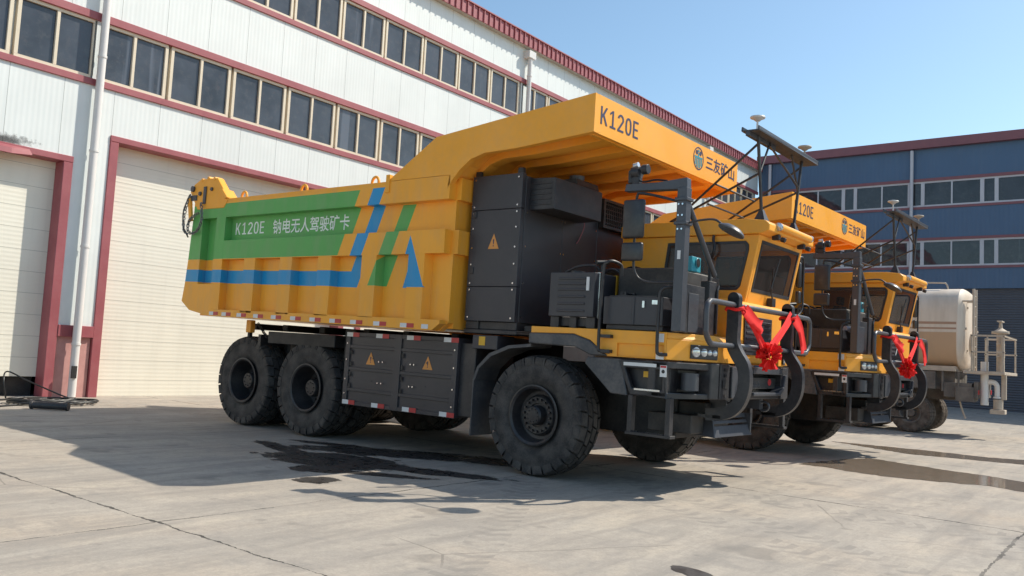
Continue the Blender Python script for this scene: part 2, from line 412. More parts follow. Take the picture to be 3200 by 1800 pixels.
def ragged(outline, n=7, amp=.06, seed=1):
    rnd = random.Random(seed); out = []
    L = len(outline)
    for i in range(L):
        a, b = Vector(outline[i]), Vector(outline[(i+1) % L]); d = (b-a); ln = d.length; nrm = Vector((-d.y, d.x)).normalized()
        k = max(2, int(ln/.09))
        for t in range(k):
            s = t/k; w = math.sin(PI*s)**.5 if t else .3
            out.append(a + d*s + nrm*rnd.uniform(-amp, amp)*w)
    return out
def flat(name, outlines, m, lift, label, amp, seed=1):
    mb = MB()
    for i, o in enumerate(outlines):
        p = ragged(o, amp=amp, seed=seed+i); bm2 = bmesh.new()
        v = [bm2.verts.new((q.x, q.y, 0)) for q in p]; ed = [bm2.edges.new((v[k], v[(k+1) % len(v)])) for k in range(len(v))]
        bmesh.ops.triangle_fill(bm2, edges=ed, use_beauty=True)
        mpv = {q: mb.bm.verts.new((q.co.x, q.co.y, gz(q.co.x, q.co.y)+lift)) for q in bm2.verts}
        for f in bm2.faces: mb.face([mpv[q] for q in f.verts])
        bm2.free()
    o = mb.build(name, m)
    for p in o.data.polygons:
        if p.normal.z < 0: p.flip()
    return tag(o, label, 'puddle', kind='structure')
def wet_mat(name, col, rough, thr=None):
    q = NB(name); o = q.co()
    q.col(q.mix(q.noise(o, 6, 5), tuple(col), tuple(c*1.5 for c in col))); q.rough(q.ramp(q.noise(o, 9, 4), [(.35, rough*.6), (.65, rough*1.5)]))
    q.bump(q.noise(o, 30, 3), .06, .004)
    if thr:
        t = q.n('ShaderNodeBsdfTransparent'); mx = q.n('ShaderNodeMixShader')
        q.ln(q.ramp(q.noise(q.mp(o, (2.2, .62, 1)), 2.1, 8, .70), [(thr-.03, 0.), (thr+.03, .92)]), mx.inputs[0])
        q.ln(t.outputs[0], mx.inputs[1]); q.ln(q.b.outputs[0], mx.inputs[2]); q.ln(mx.outputs[0], q.t.nodes['Material Output'].inputs[0])
    return q.m
m_pud = wet_mat('puddle water', (.20, .160, .125), .07)
def wet_sheet():
    q = NB('wet concrete'); o = q.co(); x, y, z = q.sep(o)
    m_ = None
    for cx, cy, rl, rn_, ang in ((7.88, 9.95, 1.05, .16, -105), (7.75, 8.75, .95, .62, -75), (7.08, 8.25, .36, .24, -60), (9.15, 8.75, 1.7, .40, -56), (8.15, 7.45, .95, .22, -70), (7.42, 7.6, .62, .13, -62), (6.52, 7.66, .26, .20, 0), (8.9, 10.1, .7, .14, -70), (9.7, 7.5, .5, .3, -60)):
        a = rad(ang); dx = q.mth('SUBTRACT', x, cx); dy = q.mth('SUBTRACT', y, cy)
        u = q.mth('DIVIDE', q.mth('ADD', q.mth('MULTIPLY', dx, math.cos(a)), q.mth('MULTIPLY', dy, math.sin(a))), rl)
        v = q.mth('DIVIDE', q.mth('SUBTRACT', q.mth('MULTIPLY', dy, math.cos(a)), q.mth('MULTIPLY', dx, math.sin(a))), rn_)
        f = q.mth('SUBTRACT', 1.0, q.mth('SQRT', q.mth('ADD', q.mth('POWER', u, 2.), q.mth('POWER', v, 2.))))
        m_ = f if m_ is None else q.mth('MAXIMUM', m_, f)
    n_ = q.noise(q.mp(o, (2.0, 1.1, 1), (0, 0, rad(25))), 2.4, 9, .72)
    t = q.mth('ADD', q.mth('ADD', q.mth('MULTIPLY', m_, 1.0), .17), q.mth('MULTIPLY', q.mth('SUBTRACT', n_, .5), 1.7))
    alpha = q.ramp(t, [(.05, 0.), (.13, .62), (.34, .93)])
    q.col(q.mix(q.noise(o, 5, 6), (.036, .033, .032), (.062, .056, .052))); q.rough(q.ramp(q.noise(o, 6, 4), [(.35, .16), (.65, .62)]))
    q.bump(q.noise(o, 30, 3), .10, .004)
    tr = q.n('ShaderNodeBsdfTransparent'); mx = q.n('ShaderNodeMixShader'); q.ln(alpha, mx.inputs[0]); q.ln(tr.outputs[0], mx.inputs[1]); q.ln(q.b.outputs[0], mx.inputs[2]); q.ln(mx.outputs[0], q.t.nodes['Material Output'].inputs[0])
    return q.m
wsh = MB(); wp = [(6.0, 5.2), (10.7, 5.2), (10.7, 11.4), (6.0, 11.4)]
wsh.face(wsh.vs([(x, y, gz(x, y)+.004) for x, y in wp])); tag(wsh.build('water', wet_sheet()), 'dark broken wet patch on the concrete beside the striped dump truck', 'puddle', kind='structure')
flat('water', [[(14.55, 4.95), (16.2, 4.75), (17.1, 4.5), (16.8, 3.75), (16.6, 3.05), (16.5, 2.45), (16.2, 1.9), (16.0, 1.0), (14.9, .8), (14.75, 1.7), (14.95, 2.2), (14.6, 2.9), (14.4, 3.5), (14.4, 3.9), (14.6, 4.5)]],
     m_pud, .004, 'long brown puddle in front of the farther dump truck', .05, 5)
flat('water', [[(20.05, 6.1), (20.3, 4.9), (20.45, 4.0), (20.4, 3.0), (20.8, 2.4), (20.9, 1.2), (19.9, 1.1), (19.6, 2.3), (19.35, 3.1), (19.0, 4.2), (19.6, 5.3)]],
     m_pud, .004, 'narrow brown puddle on the tanker side of the wider puddle', .05, 9)
flat('water', [[(6.19+.20*math.cos(2*PI*i/14)*.55+.05*math.sin(2*PI*i/14), 2.90+.20*math.sin(2*PI*i/14)) for i in range(14)]], wet_mat('oil stain', (.05, .043, .04), .6), .004, 'small dark oval damp spot on the open concrete, apart from the trucks', .02, 11)

# ------------------------------------------------------------------ white factory building
YW = 18.71; ZB = gz(10, YW)
wa = empty('factory_building', (20, YW, ZB))
tag(wa, 'long white metal factory hall with two rows of windows, red trim and roller doors', 'building')
def part(mb, name, m, parent, **k):
    o = mb.build(name, m, parent, **k)
    inv = Vector(parent.location) if parent.type == 'EMPTY' else Vector((0, 0, 0))
    if parent is wa or parent is wb: o.location = -inv
    return o
wb = None
XA, XE = -12.0, 46.98
cols_x = [-6.6, 8.95, 24.5, 40.05]
doors = [(-6.2, .75, 5.2), (1.62, 8.40, 5.2), (9.36+.2, 16.3, 5.86), (17.15, 24.1, 5.86), (24.9, 31.9, 5.86), (32.7, 39.7, 5.86)]
mb = MB()
prev = XA
for (d0, d1, dz) in doors:
    mb.box(prev, d0-.2, YW, YW+.45, ZB+1.3+.2, 7.0); mb.box(d0-.2, d1+.2, YW, YW+.45, dz+.13, 7.0); prev = d1+.2
mb.box(prev, XE, YW, YW+.45, ZB+1.5, 7.0)
mb.box(XA, XE, YW, YW+.45, 8.60, 10.16); mb.box(XA, XE, YW, YW+.45, 11.70, 12.9)
mb.box(XA, XE, YW+.14, YW+.45, 7.0, 8.60); mb.box(XA, XE, YW+.14, YW+.45, 10.16, 11.70)
for cx in cols_x:
    mb.box(cx-.14, cx+.14, YW+.01, YW+.14, 7.0, 8.6); mb.box(cx-.24, cx+.1, YW+.01, YW+.14, 10.16, 11.7)
mb.box(XA, XE, YW+.45, YW+20, 12.0, 12.3)
mb.box(XA, XA+.3, YW+.45, YW+20, -.5, 12.0); mb.box(XE-.3, XE, YW+.45, YW+20, -.5, 12.0); mb.box(XA, XE, YW+19.8, YW+20.1, -.5, 12.3)
part(mb, 'wall', m_white, wa)
prev = XA
for (d0, d1, dz) in doors + [(XE+.2, 0, 0)]:
    part(MB().box(prev+.02, d0-.22, YW+.03, YW+.45, -.3, ZB+1.29), 'plinth', m_plinth, wa); prev = d1+.2
mb = MB(); prev = XA
for (d0, d1, dz) in doors + [(XE+.2, 0, 0)]:
    mb.box(prev, d0-.2, YW-.05, YW+.40, ZB+1.29, ZB+1.54); prev = d1+.2
for (z0, z1) in ((6.99, 7.135), (8.45, 8.625), (10.14, 10.285), (11.55, 11.72)): mb.box(XA, XE, YW-.045, YW+.06, z0, z1)
part(mb, 'trim_band', m_trimred, wa, bevel=.008)
# doors
for i, (d0, d1, dz) in enumerate(doors):
    b = .22 if i == 1 else .0
    zf = ZB if i != 1 else ZB+.2
    mb = MB().box(d0-.02, d1+.02, YW+.34, YW+.40, zf+b, dz+.05)
    o = part(mb, 'roller_door', m_roller, wa)
    f = MB().box(d0-.2, d0, YW-.035, YW+.34, ZB-.1, dz).box(d1, d1+.2, YW-.035, YW+.34, ZB-.1, dz)
    f.box(d0-.2, d1+.2, YW-.04, YW+.34, dz, dz+.135)
    fo = f.build('door_frame', m_trimred, o, bevel=.01)
    if i == 1:
        MB().box(d0, d1, YW+.5, YW+.6, ZB-.2, ZB+.8).build('dark_backing', m_dark, o)  # black panel stands in for the unlit interior below the raised door
        dn = MB()     # bent header flap
        dn.hexa([(5.6, YW-.045, dz+.02), (7.75, YW-.045, dz-.02), (7.75, YW-.02, dz+.10), (5.6, YW-.02, dz+.16), (5.7, YW-.16, dz-.06), (7.3, YW-.19, dz-.09), (7.3, YW-.17, dz+.02), (5.7, YW-.14, dz+.06)])
        dn.build('bent_flashing', m_trimred, o)
    if i == 2:
        sc = MB(); rnd = random.Random(4)
        for k in range(26):
            x = rnd.uniform(11.6, 13.2) ; z = 5.16-.05*(x-11.6)+rnd.gauss(0, .06); L = rnd.uniform(.03, .16)
            sc.hexa([(x, YW+.3335, z), (x+L, YW+.3335, z-.02), (x+L, YW+.3335, z), (x, YW+.3335, z+.012), (x, YW+.3345, z), (x+L, YW+.3345, z-.02), (x+L, YW+.3345, z), (x, YW+.3345, z+.012)])
        sc.build('scuff_mark', m_dark, o)
def soot_mat():
    q = NB('soot on wall'); o = q.co('Generated'); x, y, z = q.sep(o)
    e = q.mth('SUBTRACT', .5, q.mth('SQRT', q.mth('ADD', q.mth('POWER', q.mth('SUBTRACT', x, .5), 2.), q.mth('POWER', q.mth('MULTIPLY', q.mth('SUBTRACT', z, .25), .75), 2.))))
    n = q.noise(q.co(), 7, 6, .7)
    f = q.ramp(q.mth('ADD', q.mth('MULTIPLY', e, 1.2), q.mth('SUBTRACT', n, .62)), [(.04, 0.), (.42, .42)])
    q.col((.06, .055, .055)); q.b.inputs['Roughness'].default_value = .9
    t = q.n('ShaderNodeBsdfTransparent'); mx = q.n('ShaderNodeMixShader'); q.ln(f, mx.inputs[0]); q.ln(t.outputs[0], mx.inputs[1]); q.ln(q.b.outputs[0], mx.inputs[2]); q.ln(mx.outputs[0], q.t.nodes['Material Output'].inputs[0])
    return q.m
part(MB().box(6.3, 8.1, YW-.003, YW-.0015, 5.335, 5.62), 'soot_stain', soot_mat(), wa)
# windows
def a_window(z0, z1, wdt):
    f = MB(); h = z1-z0
    for (a, b, c, d) in ((-wdt/2, wdt/2, 0, .07), (-wdt/2, wdt/2, h-.07, h), (-wdt/2, -wdt/2+.075, .07, h-.07), (wdt/2-.075, wdt/2, .07, h-.07), (-.035, .035, .07, h-.07)):
        f.box(a, b, .0, .10, c, d)
    fo = f.build('window', m_cream, None, bevel=.006)
    gl = MB().box(-wdt/2+.075, -.035, .055, .07, .07, h-.07).box(.035, wdt/2-.075, .045, .06, .07, h-.07)
    gl.build('pane', m_gl_a, fo)
    return fo
protoA = a_window(7.135, 8.45, 1.63); protoB = a_window(10.285, 11.55, 1.63)
for proto, zz, x0 in ((protoA, 7.137, 8.04), (protoB, 10.287, 13.20)):
    first = True
    for k in range(-12, 26):
        x = x0 + 1.7115*k
        if zz > 9: x = 24.27 + .86 + 1.70*(k-7) if k >= 7 else 13.20 + 1.69*k
        if x < XA+1 or x > XE-.9: continue
        o = proto if first else copy_tree(proto); first = False
        o.parent = wa; o.location = Vector((x, YW+.01, zz)) - Vector(wa.location)
# fascia, soffit, roof
mb = MB().box(XA-.2, XE, YW-.24, YW-.20, 12.86, 13.27)
x = XA
while x < XE-.05:
    mb.box(x, x+.04, YW-.285, YW-.24, 12.87, 13.262); x += .29
part(mb, 'roof_fascia', m_trimred, wa)
part(MB().box(XA-.2, XE, YW-.20, YW+.0, 12.86, 12.90), 'soffit', m_soffit, wa)
part(MB().box(XA-.22, XE, YW-.30, YW+20.2, 13.27, 13.31), 'roof', m_trimred, wa)
def downpipe(cx, zt, zb, head=True, yy=YW-.16):
    m = MB().cyl((cx, yy, zb), (cx, yy, zt), .085, 14)
    z = zb+1.1
    while z < zt: m.cyl((cx, yy, z), (cx, yy, z+.05), .098, 14); z += 2.1
    if head: m.box(cx-.2, cx+.2, yy-.12, yy+.15, zt-.02, zt+.24)
    return m
for cx in cols_x: part(downpipe(cx, 12.5, ZB+.02), 'downpipe', m_pipe, wa, smooth=40)
part(MB().box(8.86, 8.97, YW-.27, YW-.235, ZB+.42, ZB+.68), 'pipe_opening', m_dark, wa)

# ------------------------------------------------------------------ blue factory building
XB = 47.0; SB = .8993
wb = empty('factory_building', (XB, 8, gz(XB, 8))); tag(wb, 'dark blue metal factory hall with pale grey window frames and a grey roller shutter', 'building')
Y0, Y1 = -45.0, 18.60
zsh = 6.06
mb = MB(); shut = [(-38.5, -32), (-26, -19.5), (-14, -7.5), (-1.5, 9.0)]
prev = Y0
for (a, b) in shut: mb.box(XB, XB+.3, prev, a, -.6, zsh); prev = b
mb.box(XB, XB+.3, prev, Y1, -.6, zsh)
mb.box(XB, XB+.3, Y0, Y1, zsh, 7.08); mb.box(XB, XB+.3, Y0, Y1, 8.60, 10.16); mb.box(XB, XB+.3, Y0, Y1, 11.70, 13.3)
mb.box(XB+.12, XB+.3, Y0, Y1, 7.08, 8.60); mb.box(XB+.12, XB+.3, Y0, Y1, 10.16, 11.70)
mb.box(XB+.3, XB+22, Y1-.3, Y1, -.6, 13.2); mb.box(XB+.3, XB+22, Y0, Y0+.3, -.6, 13.2); mb.box(XB+.3, XB+22, Y0+.3, Y1-.3, 12.9, 13.2)
part(mb, 'wall', m_blue, wb)
mb = MB()
for (z0, z1) in ((7.07, 7.19), (8.53, 8.66), (10.15, 10.27), (11.58, 11.73)): mb.box(XB-.04, XB+.05, Y0, Y1, z0, z1)
part(mb, 'trim_band', m_dkred, wb)
part(MB().box(XB-.3, XB-.02, Y0-.2, Y1+.1, 13.27, 13.72).box(XB-.02, XB+22, Y0-.2, Y1+.1, 13.5, 13.72), 'roof_fascia', m_dkred, wb)
for (a, b) in shut: part(MB().box(XB+.14, XB+.2, a, b, -.3, zsh), 'roller_shutter', m_greysh, wb)
for y in (17.96, 10.46, -4.5, -20): part(downpipe(XB-.16, 13.2, 6.2 if y > 5 else 0, False, 0).cyl((0, 0, 0), (0, 0, .001), .001, 3), 'downpipe', m_frame_b, wb, smooth=40).location = Vector((-.16-0, y-8, 0)) - Vector((XB-.16-0+0, 0, wb.location.z)) if False else Vector((-XB, y-8, -wb.location.z))
def b_window(h):
    f = MB(); U = 3.33; t = .09
    es = [0, .17, .62, .80, 2.02, 2.10, U]
    f.box(.0, .09, 0, U, 0, t).box(0, .09, 0, U, h-t, h)
    for (a, b) in ((0, .17), (.62, .80), (2.03, 2.10)): f.box(0, .09, a, b, t, h-t)
    fo = f.build('window', m_frame_b, None)
    MB().box(.05, .065, .17, .62, t, h-t).box(.05, .065, .80, 2.03, t, h-t).box(.05, .065, 2.10, U, t, h-t).build('pane', m_gl_b, fo)
    return fo
for zz, h in ((7.19, 1.34), (10.27, 1.31)):
    pr = b_window(h); first = True
    for k in range(-10, 4):
        y = 6.55 + 3.33*k
        if y < Y0+.5 or y+3.33 > Y1-.1: continue
        o = pr if first else copy_tree(pr); first = False
        o.parent = wb; o.location = Vector((XB+.01, y, zz)) - Vector(wb.location)

# ------------------------------------------------------------------ wheels
def tyre_mesh(R=.78, rb=.385, w=.45, lugs=26, name='tyre', m=m_rub, wear=0):
    t = MB(); h = w/2; k = R/.78
    prof = [(-h*.70, rb-.03), (-h*.80, rb+.005), (-h*.93, rb+.07), (-h*1.0, R-.25), (-h*.99, R-.16), (-h*.93, R-.09), (-h*.80, R-.062)]
    prof = prof + [(-a, r) for a, r in prof[::-1]]
    t.lathe(prof, 60, cap=False)
    for (a0, r0_, a1) in ((-1.003, R-.20, -.99), (-1.0, R-.27, -1.012)):
        pass
    dr = .05
    def block(x0, x1, t0, t1, sk, r0=R-.065, r1=R, sh0=0., sh1=0.):
        P = []
        for rr, ins in ((r0, 0.), (r1, .008)):
            for (x, t, dd) in ((x0+ins, t0, sh0), (x1-ins, t0+sk, sh1), (x1-ins, t1+sk, sh1), (x0+ins, t1, sh0)):
                q = rr-dd; P.append((x, q*math.cos(t), q*math.sin(t)))
        t_.hexa(P)
    t_ = t; st = 2*PI/lugs
    for i in range(lugs):
        a = i*st
        block(-h*.99, -h*.52, a, a+st*.86, st*.10, sh0=.030, r0=R-.10)
        block(h*.52, h*.99, a+st*.5, a+st*1.36, -st*.10, sh1=.030, r0=R-.10)
        block(-h*.46, -h*.03, a+st*.30, a+st*1.18, st*.16)
        block(h*.03, h*.46, a+st*.05, a+st*.93, st*.16)
        # side lugs running down the shoulder
        for sg, ph in ((-1, 0), (1, .5)):
            t0, t1 = a+st*ph, a+st*(ph+.66); P = []
            for x, rr in ((sg*h*.985, R-.135), (sg*h*1.006, R-.125)):
                for tt, r2 in ((t0, rr), (t1, rr), (t1, R-.045), (t0, R-.045)): P.append((x if r2 < R-.1 else x*.985, r2*math.cos(tt), r2*math.sin(tt)))
            t.hexa(P)
    return t.build(name, m, None, smooth=32)
def rim_front():
    r = MB()
    r.lathe([(-.215, .385), (-.235, .395), (-.24, .375), (-.22, .345), (-.10, .325), (-.075, .31), (-.07, .27), (-.115, .255), (-.13, .235), (-.125, .155), (-.10, .15), (-.10, .128), (-.215, .122), (-.235, .105), (-.24, .0005), (.1, .0005), (.2, .39)], 48, cap=False)
    for i in range(18):
        a = 2*PI*i/18; y, z = .208*math.cos(a), .208*math.sin(a); r.cyl((-.125, y, z), (-.165, y, z), .017, 6)
    for i in range(10):
        a = 2*PI*i/10; y, z = .085*math.cos(a), .085*math.sin(a); r.cyl((-.235, y, z), (-.25, y, z), .01, 6)
    for a in range(18):
        pass
    return r.build('rim', m_rim, None, smooth=35)
def rim_rear():
    r = MB()
    r.lathe([(-.215, .385), (-.235, .395), (-.24, .375), (-.225, .35), (.05, .325), (.10, .30), (.12, .155), (.03, .15), (-.10, .14), (-.12, .125), (-.125, .0005), (.15, .0005), (.2, .39)], 48, cap=False)
    for i in range(14):
        a = 2*PI*i/14; y, z = .225*math.cos(a), .225*math.sin(a); r.cyl((.11, y, z), (.07, y, z), .018, 6)
    for i in range(8):
        a = 2*PI*i/8; y, z = .09*math.cos(a), .09*math.sin(a); r.cyl((-.12, y, z), (-.137, y, z), .011, 6)
    return r.build('rim', m_rim, None, smooth=35)
ty = tyre_mesh(); rf = rim_front(); rr = rim_rear()
USED = set()
def wheel(parent, x, y, R, left, rim, tyre=None, twist=0.):
    tyre = tyre or ty
    e = empty('wheel', Vector((x, y, R)) - (Vector(OFF)), parent)
    e.rotation_euler = (twist, 0, PI if left else 0)
    for src in (tyre, rim):
        o = src if src.name not in USED else src.copy()
        if src.name in USED: C.objects.link(o)
        USED.add(src.name); o.parent = e
    return e

# ------------------------------------------------------------------ dump truck (authored in truck axes: x across, y rearward, z up)
T = dict(truck=True)
truck = empty('dump_truck')
def tri_sign(parent, fn, w, h, name='warning_sign'):
    s = MB(); s.prism([(0, 0), (w, 0), (w/2, h)], 0, .003, 'y')
    s.mi = 1; s.prism([(w*.47, h*.3), (w*.53, h*.3), (w*.56, h*.62), (w*.44, h*.62)], -.0015, .0, 'y'); s.prism([(w*.46, h*.16), (w*.54, h*.16), (w*.54, h*.24), (w*.46, h*.24)], -.0015, 0, 'y')
    for v in s.bm.verts: v.co = Vector(fn(v.co.x, v.co.y, v.co.z))
    return s.build(name, [m_orange, m_navy], parent, **T)
sideR = lambda x, y, z: (lambda u, d, v: (x+d, y-u, z+v))      # decals on the right flank read rear to front
frontF = lambda x, y, z: (lambda u, d, v: (x+u, y+d, z+v))

# --- dump box
b = MB()
XL, XR = -.36, 3.82
outline = [(1.38, 1.92), (1.55, 1.80), (7.15, 1.88), (7.70, 1.96), (7.97, 2.12), (7.86, 2.93), (7.80, 3.94), (1.38, 3.94)]
for xa, xb in ((XL+.14, XL+.24), (XR-.24, XR-.14)): b.prism(outline, xa, xb)
def layer(poly):
    b.prism(poly, XL, XL+.14); b.prism(poly, XR-.14, XR)
R4 = lambda y0, y1, z0, z1: [(y0, z0), (y1, z0), (y1, z1), (y0, z1)]
layer(R4(1.40, 7.80, 3.63, 3.96))
layer(R4(1.43, 6.76, 2.875, 3.21))
layer([(1.42, 1.90), (1.56, 1.805), (7.04, 1.875), (7.04, 1.99), (1.42, 1.95)])
layer([(6.76, 1.99), (7.04, 1.99), (7.04, 3.63), (6.76, 3.63)])
layer([(7.04, 1.88), (7.15, 1.885), (7.69, 1.965), (7.96, 2.125), (7.90, 2.44), (7.04, 2.44)])
layer([(7.48, 2.44), (7.90, 2.44), (7.855, 2.93), (7.81, 3.63), (7.48, 3.63)])
for yf in (5.78, 4.78, 3.80, 2.78, 1.79):
    for xo, xi in ((XL, XL+.14), (XR, XR-.14)):
        b.loft([(xi, yf-.035, 1.95), (xi, yf+.40, 1.95), (xi, yf+.40, 2.875), (xi, yf-.035, 2.875)], [(xo, yf, 1.95), (xo, yf+.32, 1.95), (xo, yf+.32, 2.875), (xo, yf, 2.875)])
b.box(XL+.24, XR-.24, 1.38, 1.50, 1.84, 4.30)                    # front wall
for z0, z1 in ((2.875, 3.21), (3.63, 3.94)): b.box(XL+.14, XR-.14, 1.30, 1.38, z0, z1)
for x in (.5, 1.5, 2.5, 3.2): b.box(x, x+.2, 1.33, 1.38, 1.9, 2.875)
b.box(XL+.24, XR-.24, 1.50, 7.7, 1.88, 2.0)                      # floor
b.box(XL+.24, XR-.24, 7.62, 7.74, 2.0, 3.9)                      # tail gate
dbox = b.build('dump_box', m_box, truck, bevel=.010, **T)
# canopy
c = MB()
top = [(-.93, 4.80), (1.72, 4.53), (2.66, 3.965)]
und = [(1.42, 3.965), (1.45, 3.77), (1.37, 3.88), (1.24, 4.02), (1.05, 4.15), (.81, 4.215), (.29, 4.225), (-.93, 4.315)]
for xa, xb in ((XL, XL+.09), (XR-.09, XR)): c.prism(top + und, xa, xb)
c.prism([(-.93, 4.80), (1.72, 4.53), (2.66, 3.965), (2.60, 3.90), (1.69, 4.46), (-.93, 4.73)], XL+.09, XR-.09)
c.box(XL+.09, XR-.09, -.93, -.87, 4.315, 4.735)
def ub(d): return [(-.87, 4.31+d), (.29, 4.225+d), (.81, 4.215+d), (1.05, 4.15+d), (1.24, 4.02+d*.8), (1.37, 3.88+d*.4)]
up = ub(.17); lo = ub(.11)
c.prism(up + lo[::-1], XL+.09, XR-.09)
for i in range(6):
    x = .05+.6*i
    c.prism(ub(.11) + ub(.01)[::-1], x, x+.20)
c.box(XL+.09, XR-.09, -.87, -.80, 4.30, 4.40)
cano = c.build('canopy', m_yel, truck, bevel=.008, **T)
model_mark(lambda u, v, d: (-.225+u, -.934+d, 4.445+v+u*.012), .91, .225, m_navy, cano)
text_mesh('lettering', '三友矿山', lambda u, v: (2.70+u, -.934, 4.485+v), 1.0, .215, m_navy, cano)
e = MB(); cx, cz = 2.445, 4.585
def disc(mb, x, z, rx, rz, y0=-.9335, y1=-.932, n=24, rot=0): mb.prism([(x+rx*math.cos(2*PI*i/n), z+rz*math.sin(2*PI*i/n)) for i in range(n)], y0, y1, 'y')
e.mi = 0; ring = [(cx+.165*math.cos(2*PI*i/32), cz+.17*math.sin(2*PI*i/32)) for i in range(32)]
e.holed(ring, [[(cx+.148*math.cos(2*PI*i/32), cz+.153*math.sin(2*PI*i/32)) for i in range(32)]], lambda u, v, w_: (u, w_, v), -.9338, -.932)
e.mi = 1
for i in range(5):
    x = cx-.115+.05*i; zt = cz-.005-.0; hw = .015; dd = abs(x+hw-cx-.0)
    zb_ = cz-math.sqrt(max(0, .142**2-(x+hw-cx)**2)); e.prism([(x, zb_), (x+2*hw, zb_), (x+2*hw, zt), (x, zt)], -.9336, -.932, 'y')
e.prism([(cx-.125, cz-.0), (cx+.125, cz-.0), (cx+.125, cz+.03), (cx-.125, cz+.03)], -.9336, -.9321, 'y')
e.mi = 0
for dx in (-.06, .06): disc(e, cx+dx, cz+.085, .035, .035)
e.mi = 1; disc(e, cx, cz+.055, .02, .03, -.9337); disc(e, cx, cz+.115, .022, .02, -.9337)
e.build('emblem', [m_navy, m_teal], cano, **T)
# tail arms, chains, lifting eyes
for xa in (XL-.012, XR-.13):
    t = MB().prism([(7.86, 4.28), (7.66, 4.37), (7.12, 4.36), (7.0, 4.24), (6.88, 4.12), (6.70, 3.97), (6.84, 3.80), (7.69, 3.81), (7.97, 4.15)], xa, xa+.14)
    for (y, z) in ((7.60, 4.38), (7.40, 4.40), (7.2, 4.38)): t.cyl((xa-.01, y, z-.03), (xa+.15, y, z-.03), .036, 12)
    t.prism([(6.70, 3.97), (6.88, 4.14), (6.98, 4.12), (6.80, 3.95)], xa-.04, xa+.2)
    t.build('tailgate_arm', m_yel, dbox, bevel=.01, **T)
s = MB().cyl((XL-.05, 7.86, 4.20), (XL+.16, 7.86, 4.20), .055, 14).cyl((XL-.04, 7.62, 4.10), (XL+.02, 7.62, 4.10), .04, 12).cyl((XL-.04, 7.25, 4.16), (XL+.02, 7.25, 4.16), .035, 12)
s.box(XL-.03, XL+.0, 7.72, 7.98, 3.98, 4.08).box(XL-.035, XL-.01, 7.42, 7.50, 3.90, 4.22)
s.build('hinge_pin', m_steel, dbox, bevel=.004, **T)
MB().prism([(7.80, 3.60), (7.88, 3.60), (7.98, 4.0), (7.90, 4.04)], XL-.05, XL+.0).build('latch_link', m_yel, dbox, bevel=.006, **T)
def chain(pts, r=.032, wire=.010):
    p = smoothpath(pts, 8); mb = MB(); acc = 0; last = p[0]; k = 0
    for a, q in zip(p, p[1:]):
        acc += (q-a).length
        if acc > r*1.5:
            acc = 0; d = (q-a).normalized(); s_ = Vector((1, 0, 0)); s_ = (s_ - d*s_.dot(d)).normalized(); n_ = d.cross(s_)
            ax_ = s_ if k % 2 else n_; k += 1
            mb.tube([q + d*(r*1.2*math.cos(t)) + ax_*(r*.75*math.sin(t)) for t in [2*PI*i/10 for i in range(11)]], wire, 5, False)
    return mb
chain([(XL-.04, 7.9, 4.12), (XL-.06, 7.98, 3.9), (XL-.06, 8.03, 3.65), (XL-.06, 8.0, 3.45), (XL-.06, 7.88, 3.36)]).build('chain', m_chain, dbox, **T)
chain([(XL-.04, 7.55, 3.95), (XL-.07, 7.45, 3.8), (XL-.07, 7.42, 3.6), (XL-.07, 7.52, 3.42), (XL-.07, 7.72, 3.36), (XL-.07, 7.85, 3.45), (XL-.07, 7.8, 3.62), (XL-.05, 7.58, 3.74)]).build('chain', m_chain, dbox, **T)
MB().tube(smoothpath([(XL-.03, 7.95, 4.1), (XL-.06, 8.06, 3.8), (XL-.06, 8.02, 3.5), (XL-.05, 7.85, 3.3)]), .014, 6).build('hose', m_blackhose, dbox, smooth=60, **T)
for y in (6.36, 4.70, 3.0):
    MB().tube([(XL+.07, y+.075*math.cos(t), 3.985+.085*math.sin(t)) for t in [PI*(i/10*1.3-.15) for i in range(11)]], .022, 8).build('lifting_eye', m_yel, dbox, smooth=50, **T)
MB().box(XL-.02, XL+.06, 2.60, 2.68, 3.79, 4.06).build('stop_bracket', m_yel, dbox, bevel=.006, **T)
for i, y in enumerate((7.02, 6.63, 6.18, 5.70, 5.21, 4.70, 4.21, 3.73, 3.25, 2.74, 2.18, 1.76)):
    z = 1.818+.0125*(y-1.55)+.03*(y > 6.9)*0
    s = MB().box(XL-.004, XL-.001, y-.13, y, z, z+.062); s.mi = 1
    if y > 1.8: s.box(XL-.004, XL-.001, y-.27, y-.13, z, z+.062)
    s.build('reflector_strip', [m_wht, m_red], dbox, **T)
model_mark(lambda u, v, d: (XL+.136+d, 6.63-u, 3.325+v), .83, .21, m_letter, dbox)
text_mesh('lettering', '钠电无人驾驶矿卡', lambda u, v: (XL+.136, 5.55-u, 3.30+v), 1.95, .25, m_letter, dbox)

# --- chassis
c = MB()
for x in (1.16, 2.10): c.box(x, x+.2, -1.6, 7.0, .98, 1.36)
for y in (-.2, 1.2, 3.2, 5.4, 6.8): c.box(1.3, 2.16, y-.12, y+.12, 1.0, 1.34)
for y in (4.64, 6.38):
    c.cyl((.3, y, .78), (3.16, y, .78), .16, 14); c.lathe([(-.28, .1), (-.2, .3), (0, .36), (.2, .3), (.28, .1)], 20, 'x', (1.73, y, .8))
c.cyl((.3, 0, .74), (3.16, 0, .74), .11, 12)
for x in (.98, 2.38):
    c.box(x, x+.1, 3.9, 7.1, 1.06, 1.16); c.box(x, x+.1, 4.3, 6.7, .98, 1.06); c.box(x, x+.1, -.9, .9, .95, 1.06); c.box(x-.02, x+.12, 5.3, 5.72, 1.0, 1.5)
c.box(1.0, 2.1, -1.92, -1.3, .90, 1.1); c.box(.66, 1.0, -1.9, -1.3, .72, .95)
c.box(.95, 2.5, -1.55, .3, .62, 1.5)                              # dark underbody box added to block light beneath the truck
